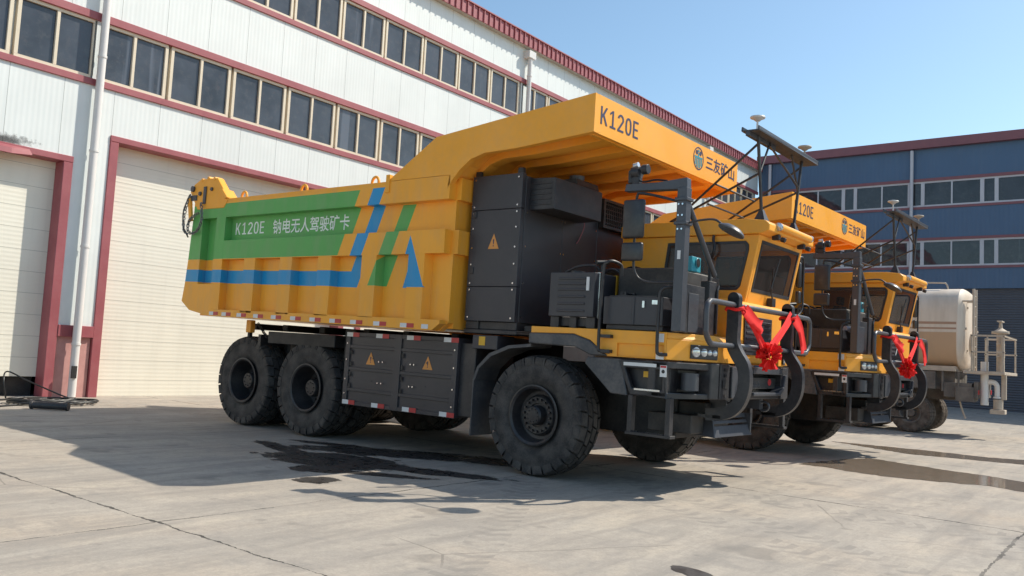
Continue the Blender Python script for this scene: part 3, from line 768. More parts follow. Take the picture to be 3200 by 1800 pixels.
c.box(.6, 2.9, 4.2, 6.15, 1.38, 1.62); c.box(.0, .9, 4.0, 5.75, 1.46, 1.66); c.box(.2, 3.2, 3.75, 4.0, 1.30, 1.76)
c.cyl((1.73, 2.2, 1.1), (1.73, 2.9, 1.7), .14, 14)
for y in (1.7, 2.7, 3.6, 4.7, 5.7, 6.6): c.box(.35, 3.1, y, y+.14, 1.68, 1.79)
for x, y in ((.55, 4.9), (.75, 5.2), (.4, 5.5), (.6, 5.9)): c.cyl((x, y, 1.1), (x, y, 1.5), .09, 10)
c.box(1.0, 2.6, 1.3, 3.7, .62, 1.34)
c.build('chassis', m_dark, truck, bevel=.01, **T)
MB().box(.02, .12, 6.30, 6.44, 1.62, 1.84).build('rear_bracket', m_yel, truck, bevel=.01, **T)
MB().box(.04, .10, 6.34, 6.40, 1.52, 1.64).build('rear_bracket', m_dark, truck, **T)
chain([(.05, 6.15, 1.8), (.05, 6.0, 1.68), (.05, 5.85, 1.56)], .03, .009).build('chain', m_dark, truck, **T)
MB().box(.0, .5, 5.95, 6.02, 1.40, 1.60).box(.3, .5, 5.5, 6.0, 1.5, 1.58).build('rear_mudguard', m_blk, truck, **T)

# --- wheels
for yy, rim, tw in ((0., rf, .1), (4.64, rr, .7), (6.38, rr, 1.3)):
    wheel(truck, .225, yy, .78, False, rim, None, tw); wheel(truck, 3.235, yy, .78, True, rim, None, tw+.4)
    if yy: wheel(truck, .735, yy, .78, False, rim, None, tw+.2); wheel(truck, 2.725, yy, .78, True, rim, None, tw+.9)

# --- battery cabinet between the axles, and its twin on the far side
for mir in (0, 1):
    X = (lambda v: v) if not mir else (lambda v: 3.46-v)
    b = MB()
    b.box(X(.0), X(.92), 1.36, 3.69, .61, 1.72)
    for y0, y1 in ((3.60, 3.70), (2.47, 2.62), (1.35, 1.45)): b.box(X(-.025), X(.0), y0, y1, .605, 1.725)
    for ya, yb in ((2.62, 3.60), (1.45, 2.47)):
        for z0, z1 in ((.605, .665), (.82, .87), (1.14, 1.19), (1.48, 1.53), (1.665, 1.725)): b.box(X(-.022), X(.0), ya, yb, z0, z1)
        for z in (1.34, 1.0, .74): b.cyl((X(-.004), yb-.02-.5, z), (X(-.012), yb-.52, z), .01, 6)
    bt = b.build('battery_cabinet', m_cab, truck, bevel=.006, **T)
    if mir: continue
    for y0, z0 in ((3.68, 1.655), (3.02, 1.655), (2.36, 1.655), (1.62, 1.655), (3.68, .615), (3.02, .615), (2.36, .615), (1.62, .615)):
        s = MB().box(-.029, -.0255, y0-.14, y0, z0, z0+.065); s.mi = 1; s.box(-.029, -.0255, y0-.28, y0-.14, z0, z0+.065)
        s.build('reflector_strip', [m_wht, m_red], bt, **T)
    tri_sign(bt, sideR(-.004, 3.23, 1.245), .20, .19); tri_sign(bt, sideR(-.004, 2.03, 1.245), .20, .19)
    s = MB()
    for y, z in ((3.65, 1.55), (3.65, 1.3), (3.65, 1.0), (3.65, .78), (1.40, 1.55), (1.40, 1.3), (1.40, 1.0), (1.40, .76), (2.92, 1.3), (2.84, 1.3), (2.92, .98), (2.84, .98), (2.25, 1.3), (2.18, 1.3), (2.25, .98), (2.18, .98)):
        s.cyl((-.022, y, z), (-.034, y, z), .012, 8)
    s.build('bolt', m_chr, bt, **T)
s = MB()
for y in (3.56, 2.43):
    for z in (1.42, 1.24, 1.08, .90): s.box(-.03, -.021, y-.02, y+.02, z-.035, z+.035)
s.build('hinge', m_dark, bt, bevel=.003, **T)
MB().box(.05, .9, 1.08, 1.36, .64, 1.66).build('cabinet_end_cover', m_blk, truck, bevel=.01, **T)
# control box above the front wheel arch
k = MB().box(-.03, .35, .65, 1.09, 1.59, 1.78).build('junction_box', m_cab, truck, bevel=.008, **T)
MB().box(-.034, -.031, .86, .97, 1.64, 1.76).build('label', m_ylab, k, **T)
MB().box(.0, .55, .36, 1.29, 1.80, 1.86).box(.05, 2.6, .4, 1.28, 1.86, 1.97).box(.02, .1, .38, .56, 1.86, 1.97).box(.02, .1, 1.05, 1.28, 1.86, 1.97).build('cabinet_plinth', m_blk, truck, bevel=.008, **T)

# --- tall electrical cabinet behind the cab
t = MB()
for z0, z1 in ((1.97, 2.44), (2.446, 3.50), (3.506, 3.985)): t.box(-.02, .06, .39, 1.27, z0, z1)
t.box(.06, 2.62, .40, 1.26, 1.97, 3.96)
for xa, xb in ((.062, .95), (.956, 1.85), (1.856, 2.62)): t.box(xa, xb, .385, .40, 1.97, 3.955)
tc = t.build('electrical_cabinet', m_cab, truck, bevel=.005, **T)
s = MB()
for y in (.45, 1.21):
    for z in (2.02, 2.40, 2.49, 2.98, 3.25, 3.46, 3.55, 3.93, 2.75): s.cyl((-.02, y, z), (-.032, y, z), .013, 8)
for x in (.10, .92, .99, 1.81):
    for z in (2.05, 2.5, 3.0, 3.46): s.cyl((x, .385, z), (x, .374, z), .013, 8)
s.build('bolt', m_chr, tc, **T)
tri_sign(tc, sideR(-.024, .925, 2.96), .19, .21)
for z in (2.62, 3.40): MB().box(-.034, -.0205, 1.16, 1.22, z, z+.09).build('hinge', m_blk, tc, bevel=.004, **T)
for y in (.45, 1.2): MB().prism([(y-.05, 3.985), (y+.05, 3.985), (y+.04, 4.06), (y-.04, 4.06)], .0, .05).build('lifting_lug', m_blk, tc, **T)
h = MB().prism([(.395, 3.94), (-.03, 3.92), (-.03, 3.50), (.395, 3.50)], .15, 1.30)
h.prism([(.395, 4.02), (.02, 4.02), (.0, 3.93), (.395, 3.95)], .7, 1.25)
for i in range(5): h.box(.14, .15, .02, .36, 3.56+.07*i, 3.585+.07*i)
h.build('cooling_unit', m_blk, truck, bevel=.015, **T)
MB().cyl((.9, .15, 4.0), (.9, .15, 4.09), .11, 16).build('cooling_fan', m_steel, truck, **T)
rdt = MB()
for xa, xb, za, zb_ in ((1.85, 2.75, 3.52, 3.56), (1.85, 2.75, 3.92, 3.96), (1.85, 1.89, 3.56, 3.92), (2.71, 2.75, 3.56, 3.92)): rdt.box(xa, xb, .28, .36, za, zb_)
for i in range(14): rdt.box(1.92+.056*i, 1.935+.056*i, .30, .33, 3.56, 3.92)
for i in range(5): rdt.box(1.89, 2.71, .305, .325, 3.60+.07*i, 3.612+.07*i)
rdt.build('radiator_grille', m_dark, truck, **T)
MB().tube(smoothpath([(1.38, .37, 3.7), (1.42, .33, 3.5), (1.36, .35, 3.3), (1.30, .37, 3.2)]), .008, 5).build('cable', m_trimred, truck, **T)

# --- reservoir tank with ribbed face
t = MB().box(.0, .78, -.83, -.15, 2.07, 2.63)
for z in (2.13, 2.22, 2.31, 2.40, 2.47, 2.54): t.box(-.014, .0, -.70, -.28, z, z+.028)
tk = t.build('reservoir_tank', m_cab, truck, bevel=.03, seg=2, **T)
for x in (.10, .50): MB().box(x, x+.05, -.84, -.14, 2.06, 2.64).build('tank_strap', m_chr if x < .2 else m_ylab, tk, bevel=.004, **T)
MB().box(-.018, -.001, -.76, -.72, 2.40, 2.57).build('sight_glass', m_wht, tk, **T)
s = MB().cyl((.25, -.4, 2.63), (.25, -.4, 2.67), .10, 16).tube(smoothpath([(.2, -.25, 2.66), (.2, -.45, 2.73), (.25, -.66, 2.74), (.3, -.72, 2.66)]), .018, 8)
s.cyl((.3, -.74, 2.63), (.3, -.74, 2.76), .025, 8).cyl((.22, -.7, 2.78), (.38, -.78, 2.80), .03, 8)
for k in range(5): s.tube(smoothpath([(.4+.05*k, -.6, 2.64), (.5+.04*k, -.8-.05*k, 2.72), (.65+.05*k, -.95-.04*k, 2.5), (.7+.06*k, -.95, 2.3)]), .014, 6)
s.build('tank_fittings', m_blk, tk, smooth=50, **T)
MB().box(.05, .72, -.83, -.70, 1.93, 2.07).box(.05, .72, -.28, -.15, 1.93, 2.07).box(.05, .72, -.55, -.45, 1.93, 2.07).box(.1, .7, -.8, -.2, 1.95, 2.06).build('tank_stand', m_blk, truck, bevel=.005, **T)
b = MB().box(.0, .8, -1.40, -.98, 1.99, 2.33).box(.0, .8, -1.80, -1.405, 1.99, 2.33).box(.05, .75, -1.78, -1.0, 1.93, 1.99)
b.box(-.012, .0, -1.42, -1.385, 1.99, 2.33)
bx = b.build('equipment_box', m_cab, truck, bevel=.012, **T)
MB().box(-.02, -.001, -1.56, -1.53, 2.20, 2.28).box(-.018, -.001, -1.74, -1.66, 2.24, 2.29).build('latch', m_chr, bx, **T)
MB().box(.35, 1.6, -1.75, -.95, 2.33, 2.72).build('deck_locker', m_dark, truck, bevel=.02, **T)
MB().box(.1, 2.06, -1.9, .3, 1.86, 1.93).build('deck', m_dark, truck, **T)

s = MB(); rnd = random.Random(21)
for k in range(9):
    y0, x0_ = -.86-.03*k, .62+.14*k; z0 = 2.40+.05*(k % 3)
    s.tube(smoothpath([(x0_, y0+.1, 2.0), (x0_+.03, y0, z0-.1), (x0_+rnd.uniform(-.05, .12), y0-.05, z0+.22), (x0_+rnd.uniform(.05, .25), y0+.25, z0+.30), (x0_+.2, y0+.55, z0+rnd.uniform(-.1, .15)), (x0_+.22, .38, z0-.1)], 5), .011+.004*(k % 3), 6)
s.build('hose_bundle', m_blackhose, truck, smooth=60, **T)
s = MB().box(.9, 1.25, -.75, -.35, 2.0, 2.5).box(1.0, 1.15, -.7, -.55, 2.5, 2.62).cyl((1.5, -.5, 1.95), (1.5, -.5, 2.55), .11, 14).cyl((1.5, -.5, 2.55), (1.5, -.5, 2.62), .06, 12)
s.build('valve_block', m_steel, truck, bevel=.008, smooth=40, **T)
s = MB()
for x in (.12, .32, .52): s.box(x, x+.02, -1.22, -1.14, 2.33, 2.40)
s.tube([(.12, -1.18, 2.38), (.54, -1.18, 2.38)], .012, 6); s.box(.02, .06, -1.7, -1.05, 2.33, 2.345).build('box_handle', m_blk, bx, **T)

# --- yellow front fender deck
fn = lambda u, v, w_: (w_, u, v)
f = MB()
prof = [(.09, 1.93), (.09, 1.845), (-.58, 1.855), (-.83, 1.785), (-1.03, 1.645), (-1.08, 1.60), (-1.88, 1.60), (-1.88, 1.92)]
f.holed(prof, [[(-1.22, 1.61), (-1.85, 1.61), (-1.85, 1.765), (-1.22, 1.765)]], fn, -.03, -.005)
f.prism([(y+(.004 if y < -1 else 0), z-.003 if z > 1.9 else z+.003) for y, z in prof], -.001, .5)
hlA, hlB, hlC = (-.03, -1.883), (.66, -2.20), (1.39, -2.14)
pl = [hlA, hlB, hlC, (1.39, -1.3), (.004, -1.3), (.004, -1.883)]
f.loft([(x, y, 1.60) for x, y in pl], [(x, y, 1.845) for x, y in pl])
pl2 = [(.0, -1.883), (.66, -2.15), (1.39, -2.09), (1.39, -1.3), (.004, -1.3), (.004, -1.87)]
f.loft([(x, y, 1.846) for x, y in pl], [(x, y, 1.92) for x, y in pl2])
fR = f; f = MB(); f.prism(prof, 2.96, 3.49)
pr = [(3.49, -1.88), (3.1, -2.08), (2.8, -2.12), (2.8, -1.3), (3.49, -1.3)]
f.loft([(x, y, 1.60) for x, y in pr], [(x, y, 1.92) for x, y in pr])
fd = fR.build('front_fender', m_yel, truck, bevel=.012, **T); fdl = f.build('front_fender', m_yel, truck, bevel=.012, **T)
lipp = [(.11, 1.842), (-.58, 1.852), (-.83, 1.782), (-1.04, 1.64), (-1.10, 1.605), (-.86, 1.60), (-.62, 1.69), (.11, 1.705)]
for xa, xb in ((-.055, .42), (3.04, 3.51)): MB().prism(lipp, xa, xb).build('fender_lip', m_lip, fd if xa < 1 else fdl, bevel=.015, **T)
for xa in (.0, 3.0):
    o_ = [(1.07, 1.16), (1.0, 1.35), (.80, 1.54), (.48, 1.66), (.1, 1.70)]; i_ = [(.1, 1.66), (.46, 1.62), (.77, 1.50), (.96, 1.33), (1.03, 1.16)]
    MB().prism(o_+i_, xa, xa+.46).build('wheel_arch', m_lip, truck, **T)
    MB().box(xa-.01, xa+.46, 1.035, 1.055, .41, 1.17).build('mudflap', m_lip, truck, **T)
for xa, xb in ((-.05, .45), (3.0, 3.5)): MB().prism([(-.81, 1.58), (-.78, 1.50), (-1.17, 1.16), (-1.40, 1.15), (-1.30, 1.58)], xa, xb).build('wheel_arch', m_lip, truck, bevel=.01, **T)
# headlights: right one sits on the swept corner
def headlight(p, d, w=.50):
    d = Vector((d[0], d[1], 0)).normalized(); n_ = Vector((d.y, -d.x, 0))
    if n_.y > 0: n_ = -n_
    P = lambda u, o_, v: Vector((p[0], p[1], 1.635)) + d*u + n_*o_ + Vector((0, 0, v))
    m = MB()
    def bx(u0, u1, o0, o1, v0, v1): m.hexa([P(u0, o0, v0), P(u1, o0, v0), P(u1, o1, v0), P(u0, o1, v0), P(u0, o0, v1), P(u1, o0, v1), P(u1, o1, v1), P(u0, o1, v1)])
    bx(0, w, .001, .018, -.005, .16)
    hl = m.build('headlight', m_blk, truck, bevel=.006, **T)
    for u, r in ((.075*w/.4, .062), (.19*w/.4, .05), (.275*w/.4, .036), (.35*w/.4, .040)):
        l = MB(); l.tube([P(u, .018, .075), P(u, .03, .075), P(u, .036, .075)], [r, r*.92, r*.6], 16); l.build('lamp', m_lens, hl, smooth=50, **T)
headlight((.285, -2.026), (.69, -.32), .41); headlight((2.98, -2.105), (.5, .13), .40)
MB().box(-.045, -.031, -1.86, -1.76, 1.60, 1.665).box(-.06, -.03, -1.84, -1.80, 1.66, 1.68).build('side_lamp', m_wht, fd, **T)
MB().box(-.034, -.0315, -1.85, -1.74, 1.80, 1.90).build('label', m_wht, fd, **T)
# grab rails on the deck edge
MB().tube(smoothpath([(-.03, -1.12, 1.65), (-.09, -1.02, 1.66), (-.10, -1.0, 1.72), (-.10, -1.0, 2.2), (-.10, -1.02, 2.66), (-.09, -1.06, 2.74), (-.02, -1.10, 2.76), (.12, -1.13, 2.72), (.14, -1.13, 2.6)], 5), .02, 8).box(-.10, -.03, -1.16, -1.02, 1.64, 1.68).box(-.10, -.03, -1.16, -1.02, 1.82, 1.86).build('grab_rail', m_blk, truck, smooth=50, **T)
MB().tube(smoothpath([(-.03, -1.9, 1.66), (-.09, -1.82, 1.66), (-.10, -1.80, 1.75), (-.10, -1.80, 2.2), (-.10, -1.81, 2.38), (-.07, -1.87, 2.44), (.0, -1.96, 2.44)], 5), .02, 8).build('grab_rail', m_blk, truck, smooth=50, **T)

# --- mirror mast with camera arm
m = MB().box(-.11, .02, -2.09, -1.97, 1.93, 3.60)
m.prism([(-1.97, 3.58), (-1.25, 3.60), (-1.27, 3.69), (-1.70, 3.68), (-2.08, 3.71), (-2.09, 3.52), (-1.99, 3.50)], -.10, .01)
m.tube([(.0, -2.05, 3.44), (.12, -2.06, 3.30), (.80, -2.05, 2.66)], .035, 8)
m.box(-.13, .04, -2.11, -1.95, 3.44, 3.48); m.box(-.13, .04, -2.11, -1.95, 3.16, 3.20)
mast = m.build('mirror_mast', m_steel, truck, bevel=.006, **T)
s = MB()
for z in (3.27, 3.11, 3.40): s.cyl((-.112, -2.0, z), (-.122, -2.0, z), .012, 8); s.cyl((-.112, -2.05, z), (-.122, -2.05, z), .012, 8)
s.build('bolt', m_chr, mast, **T)
MB().box(-.115, -.111, -2.05, -2.01, 2.76, 2.86).build('label', m_wht, mast, **T)
s = MB().lathe([(-.055, .075), (.055, .075)], 20, 'y', (-.05, -1.38, 3.83)); s.cyl((-.05, -1.46, 3.86), (-.05, -1.54, 3.86), .06, 16).box(-.09, -.01, -1.44, -1.34, 3.68, 3.78).box(-.08, -.02, -1.34, -1.28, 3.70, 3.86)
s.build('camera_unit', m_blk, mast, bevel=.006, smooth=40, **T)
MB().cyl((-.05, -1.34, 3.915), (-.05, -1.40, 3.925), .035, 12).build('camera_lens', m_lens, mast, **T)
MB().tube(smoothpath([(-.05, -1.4, 3.76), (-.09, -1.50, 3.70), (-.06, -1.65, 3.72), (-.05, -1.8, 3.70)]), .012, 6).build('cable', m_blackhose, mast, **T)
# rear-view mirrors on a bent bracket
mr = MB().tube(smoothpath([(-.05, -1.97, 3.44), (-.15, -1.75, 3.50), (-.19, -1.55, 3.54), (-.19, -1.49, 3.52), (-.19, -1.48, 3.3), (-.19, -1.48, 2.9), (-.19, -1.50, 2.62), (-.14, -1.62, 2.50), (-.05, -1.97, 2.50)], 6), .016, 8)
mrr = mr.build('mirror_bracket', m_blk, mast, smooth=60, **T)
def mirror(z0, z1, y0=-1.63, y1=-1.35, x=-.23): return MB().box(x-.05, x+.02, y0, y1, z0, z1)
mirror(3.0, 3.46).build('mirror', m_mirror, mast, bevel=.03, seg=3, smooth=60, **T)
mirror(2.73, 2.95).build('mirror', m_mirror, mast, bevel=.03, seg=3, smooth=60, **T)
s = MB().tube(smoothpath([(-.05, -2.05, 3.18), (-.05, -2.25, 3.21), (-.05, -2.42, 3.21), (-.05, -2.52, 3.15)]), .013, 8)
s.build('mirror_arm', m_blk, mast, smooth=50, **T)
s = MB().lathe([(-.055, .03), (-.05, .09), (-.02, .145), (.0, .16), (.012, .155), (.014, .0005)], 28, 'z')
bmesh.ops.rotate(s.bm, verts=s.bm.verts, cent=(0, 0, 0), matrix=Matrix.Rotation(rad(16), 3, 'Y') @ Matrix.Rotation(rad(180+22), 3, 'X'))
bmesh.ops.translate(s.bm, verts=s.bm.verts, vec=(-.05, -2.63, 3.07)); s.build('round_mirror', m_steel, mast, smooth=40, **T)
MB().box(-.07, -.01, -2.60, -2.52, 3.08, 3.15).build('mirror_clamp', m_blk, mast, bevel=.005, **T)
# step gate beside the mast
g = MB().box(.13, .62, -2.02, -1.96, 1.93, 2.50); g.mi = 1; g.box(.20, .46, -2.026, -2.02, 1.94, 2.40)
g.build('step_gate', [m_blk, m_steel], truck, bevel=.006, **T)
MB().box(.78, .98, -2.0, -1.88, 1.93, 2.60).tube([(.98, -2.01, 1.95), (.98, -2.01, 2.50), (1.02, -2.01, 2.56)], .02, 8).box(.88, .92, -1.96, -1.92, 2.5, 2.80).build('gate_post', m_blk, truck, bevel=.01, **T)
g = MB().box(.03, .07, -1.96, -1.92, 1.93, 2.80).box(.03, .15, -2.0, -1.9, 2.45, 2.78)
g.build('gate_post', m_blk, truck, bevel=.01, **T)
w_ = MB().box(.38, .62, -1.95, -1.85, 2.68, 2.86); w_.mi = 1; w_.cyl((.52, -1.955, 2.79), (.52, -1.965, 2.79), .06, 14)
w_.build('washer_bottle', [m_teal, m_blk], truck, bevel=.01, **T)

# --- cab
x0, x1 = 2.08, 3.70
ca = MB()
outl = [(.06, 3.37), (.07, 2.90), (-.21, 2.55), (-.21, 1.62), (-1.86, 1.62), (-1.90, 2.45), (-2.075, 3.37)]
win = [(-.70, 3.28), (-1.88, 3.28), (-1.925, 3.23), (-1.925, 3.15), (-1.82, 2.66), (-1.77, 2.61), (-.62, 2.61)]
fn = lambda u, v, w: (w, u, v)
ca.holed(outl, [win], fn, x0, x0+.06); ca.holed(outl, [win], fn, x1-.06, x1)
yz = lambda v: -1.90-(v-2.45)*.19       # raked windscreen plane
ff = lambda u, v, w: (u, yz(v)+w, v)
fo = [(x0+.06, 1.62), (x1-.06, 1.62), (x1-.06, 3.37), (x0+.06, 3.37)]
ws = [(2.21, 2.60), (3.60, 2.60), (3.60, 3.30), (2.21, 3.30)]
ca.holed(fo, [ws], ff, .0, .06)
ca.box(x0+.06, x1-.06, -.02, .05, 2.9, 3.37); ca.box(x0+.06, x1-.06, -.27, -.21, 1.62, 2.56); ca.hexa([(x0+.06, -.27, 2.5), (x1-.06, -.27, 2.5), (x1-.06, -.21, 2.5), (x0+.06, -.21, 2.5), (x0+.06, 0, 2.92), (x1-.06, 0, 2.92), (x1-.06, .06, 2.92), (x0+.06, .06, 2.92)])
ca.box(x0+.06, x1-.06, -1.85, -.27, 1.62, 1.70)
ro = [(.08, 3.372), (-2.10, 3.372), (-2.22, 3.41), (-2.22, 3.50), (-2.16, 3.55), (-1.9, 3.58), (.03, 3.58), (.08, 3.54)]
ca.prism(ro, x0-.04, x1+.04)
# nose below the windscreen
ca.prism([(-2.06, 1.62), (-2.08, 1.70), (-2.07, 2.36), (-2.00, 2.43), (-1.2, 2.43), (-1.2, 1.62)], 1.40, 3.48)
ca.prism([(-1.2, 1.62), (-1.2, 2.40), (-.5, 2.40), (-.5, 1.62)], 1.42, 2.07)
cab = ca.build('cab', m_yel, truck, bevel=.012, seg=2, **T)
inn = MB().box(x0+.07, x1-.07, -1.80, -.30, 1.71, 1.74).box(x0+.065, x0+.075, -1.8, -.3, 1.72, 2.58).box(x1-.075, x1-.065, -1.8, -.3, 1.72, 2.58)
inn.box(x0+.07, x1-.07, -.29, -.28, 1.72, 2.5).box(x0+.07, x1-.07, -.035, -.025, 2.6, 3.36).box(x0+.07, x1-.07, -1.9, -.04, 3.35, 3.37); inn.build('cab_lining', m_liner, cab, **T)
MB().box(2.2, 3.6, -1.84, -1.62, 2.2, 2.58).box(2.7, 2.9, -1.62, -1.55, 2.3, 2.5).build('dashboard', m_blk, cab, bevel=.03, **T)
MB().box(2.95, 3.45, -1.15, -.65, 1.75, 2.25).box(2.97, 3.43, -.72, -.55, 2.25, 2.98).box(3.08, 3.32, -.70, -.58, 3.0, 3.18).box(2.25, 2.6, -1.0, -.6, 1.75, 2.2).build('seat', m_blk, cab, bevel=.04, seg=2, **T)
s = MB().tube([(3.2+.2*math.cos(t), -1.45+.1*math.sin(t), 2.62+.17*math.sin(t)) for t in [2*PI*i/24 for i in range(25)]], .015, 6, False).cyl((3.2, -1.45, 2.62), (3.2, -1.62, 2.40), .03, 8); s.build('steering_wheel', m_blk, cab, **T)
for xw in (x0-.004, x1-.002):
    wf = MB(); fn2 = lambda u, v, w: (w, u, v)
    inset = [(-.74, 3.245), (-1.86, 3.245), (-1.885, 3.21), (-1.885, 3.15), (-1.785, 2.68), (-1.75, 2.645), (-.665, 2.645)]
    wf.holed(win, [inset], fn2, xw, xw+.02); wfo = wf.build('side_window', m_blk, cab, **T)
    MB().prism(inset, xw+.008, xw+.012).build('pane', m_gl_cab, wfo, **T)
ins = [(2.25, 2.645), (3.56, 2.645), (3.56, 3.26), (2.25, 3.26)]
wf = MB().holed(ws, [ins], ff, -.006, .012); wso = wf.build('windscreen', m_blk, cab, **T)
p = MB(); A = p.vs([ff(u, v, .004) for u, v in ins]); p.face(A); p.build('pane', m_gl_cab, wso, **T)
MB().tube([(2.86, -1.99, 2.50), (2.82, -1.97, 2.62), (2.72, -2.03, 2.98)], .012, 6).tube([(2.72, -2.0, 2.68), (2.86, -2.06, 3.12)], .010, 6).box(2.80, 2.92, -2.0, -1.92, 2.44, 2.56).build('wiper', m_blk, cab, **T)
MB().cyl((2.34, -2.235, 3.50), (3.53, -2.235, 3.49), .052, 16).build('visor_bar', m_yel, cab, smooth=50, **T)
for x in (2.33, 3.525): MB().lathe([(-.025, .03), (-.02, .056), (.02, .056), (.025, .03)], 16, 'x', (x, -2.235, 3.495)).build('visor_cap', m_lens, cab, smooth=50, **T)
for x in (2.42, 3.38): MB().box(x-.04, x+.04, -2.22, -2.12, 3.33, 3.40).cyl((x, -2.24, 3.34), (x, -2.30, 3.32), .035, 10).build('roof_lamp', m_blk, cab, bevel=.005, **T)
MB().tube(smoothpath([(2.05, -1.42, 3.36), (2.02, -1.43, 3.30), (2.0, -1.46, 3.2), (2.0, -1.45, 3.12), (2.04, -1.40, 3.03)]), .02, 8).build('grab_handle', m_blk, cab, smooth=50, **T)
MB().box(2.02, 2.075, -1.40, -.05, 2.62, 2.66).build('door_seal', m_blk, cab, **T)
g = MB().box(1.68, 2.58, -2.095, -2.085, 1.73, 2.24)
for i in range(6): g.box(1.72, 2.54, -2.105, -2.095, 1.78+.075*i, 1.81+.075*i)
gr = g.build('grille', m_cab, cab, bevel=.003, **T)
MB().hexa([(2.06, -2.112, 1.96), (2.10, -2.112, 1.96), (2.20, -2.112, 2.10), (2.16, -2.112, 2.10), (2.06, -2.106, 1.96), (2.10, -2.106, 1.96), (2.20, -2.106, 2.10), (2.16, -2.106, 2.10)]).build('grille_badge', m_wht, gr, **T)
MB().box(1.98, 2.26, -2.112, -2.106, 1.83, 1.89).build('badge_plate', m_chr, gr, **T)
MB().box(2.72, 2.78, -2.095, -2.082, 1.80, 1.90).build('grille_socket', m_blk, cab, **T)
# left mirror bracket on the cab corner
s = MB().tube(smoothpath([(3.68, -2.0, 3.24), (3.82, -2.02, 3.27), (3.95, -2.0, 3.26), (3.98, -2.0, 3.18), (3.98, -2.0, 2.8), (3.97, -2.0, 2.5), (3.80, -1.97, 2.36), (3.66, -1.9, 2.34)], 6), .016, 8)
s.build('mirror_bracket', m_blk, cab, smooth=50, **T)
MB().box(3.86, 3.99, -1.99, -1.92, 2.82, 3.20).build('mirror', m_mirror, cab, bevel=.02, seg=2, smooth=60, **T)
MB().box(3.87, 3.98, -1.99, -1.92, 2.58, 2.76).build('mirror', m_mirror, cab, bevel=.02, seg=2, smooth=60, **T)
# roof antenna frame
a = MB()
for x, xt in ((2.29, 2.06), (3.49, 3.72)):
    a.tube([(x, -2.0, 3.62), (x-.02*(1 if x < 3 else -1), -2.0, 3.74), (xt, -2.0, 4.72)], [.03, .024, .024], 8); a.loft([(x-.09, -2.08, 3.575), (x+.09, -2.08, 3.575), (x+.09, -1.92, 3.575), (x-.09, -1.92, 3.575)], [(x-.03, -2.02, 3.74), (x+.03, -2.02, 3.74), (x+.03, -1.98, 3.74), (x-.03, -1.98, 3.74)])
    mid = Vector((x+(xt-x)*.55, -2.0, 3.62+1.1*.55))
    tp = Vector((x+(xt-x)*.9, -2.0, 4.62))
    rb = Vector((x, -.62, 3.60))
    a.tube([tp, rb], .017, 6); a.tube([mid, rb + Vector((0, .02, .03))], .017, 6)
    a.tube([mid, (xt + (.42 if x < 3 else -.42), -2.0, 4.72)], .017, 6)
    a.cyl(rb + Vector((0, 0, -.06)), rb + Vector((0, 0, .02)), .04, 8)
    tpm = (tp+rb)/2; mdm = (mid+rb)/2
L1 = Vector((2.2, -1.45, 4.05)); a.tube([(2.19, -1.35, 4.12), (3.58, -1.35, 4.12)], .014, 6); a.tube([(2.27, -1.2, 3.86), (3.52, -1.2, 3.86)], .014, 6)
a.tube([(2.48, -2.0, 4.68), (3.60, -2.0, 4.30)], .017, 6)
an = a.build('antenna_frame', m_blk, truck, smooth=40, **T)
bb = MB().prism([(-2.13, 4.72), (-1.88, 4.72), (-1.88, 4.735), (-2.13, 4.735)], 1.78, 4.08)
bb.prism([(-2.13, 4.735), (-2.11, 4.735), (-2.11, 4.785), (-2.13, 4.785)], 1.78, 4.08); bb.prism([(-1.90, 4.735), (-1.88, 4.735), (-1.88, 4.785), (-1.90, 4.785)], 1.78, 4.08)
bb.box(1.78, 2.7, -2.0, -1.94, 4.66, 4.72)
bb.build('antenna_bar', m_steel, an, bevel=.003, **T)
for x in (2.02, 3.83):
    gx = MB().lathe([(4.735, .014), (4.905, .014), (4.91, .03), (4.935, .06), (4.95, .098), (4.962, .104), (4.974, .098), (4.985, .05), (4.988, .0005)], 24, 'z', (x, -2.0, 0)); gx.build('antenna', m_dirty if x > 3 else m_pipe, an, smooth=40, **T)
MB().box(2.75, 2.86, -2.03, -1.97, 4.735, 4.83).build('radio_module', m_wht, an, bevel=.01, **T)

# --- front bumper
b = MB()
b.prism([(-1.18, 1.17), (-2.02, 1.17), (-1.92, 1.235), (-1.42, 1.235)], -.045, .02) if False else None
side = [(-.83, 1.58), (-1.18, 1.16), (-1.92, 1.16), (-1.92, 1.58)]
fn = lambda u, v, w: (w, u, v)
for xa, xb in ((-.05, .02), (3.44, 3.51)): b.holed([(-1.24, 1.575), (-1.44, 1.165), (-1.92, 1.165), (-1.92, 1.575)], [[(-1.36, 1.48), (-1.46, 1.245), (-1.86, 1.245), (-1.86, 1.48)]], fn, xa, xb)
b.box(.06, .5, -1.9, -1.2, 1.2, 1.55); b.box(2.96, 3.40, -1.9, -1.2, 1.2, 1.55)
fc = [(-.05, -1.92), (.60, -2.22), (.66, -2.24), (2.80, -2.24), (2.86, -2.22), (3.51, -1.92)]
def beam(z0, z1, dep=.14, push=0.): b.prism([(x, y-push) for x, y in fc] + [(x, y+dep) for x, y in fc[::-1]], z0, z1, 'z')
beam(1.50, 1.58, .30, .0); beam(1.165, 1.225, .26)
b.prism([(x, y+.16) for x, y in fc] + [(x, y+.25) for x, y in fc[::-1]], 1.225, 1.50, 'z')
def slab(ua, ub_, push=.004, z0=1.165, z1=1.59):
    def at(x):
        for (xa, ya), (xb, yb) in zip(fc, fc[1:]):
            if xa <= x <= xb: return ya+(yb-ya)*(x-xa)/(xb-xa)
    b.prism([(ua, at(ua)-push), (ub_, at(ub_)-push), (ub_, at(ub_)+.14), (ua, at(ua)+.14)], z0, z1, 'z')
slab(.50, .62, .03); slab(.64, .88, .03); slab(2.55, 2.9, .03)
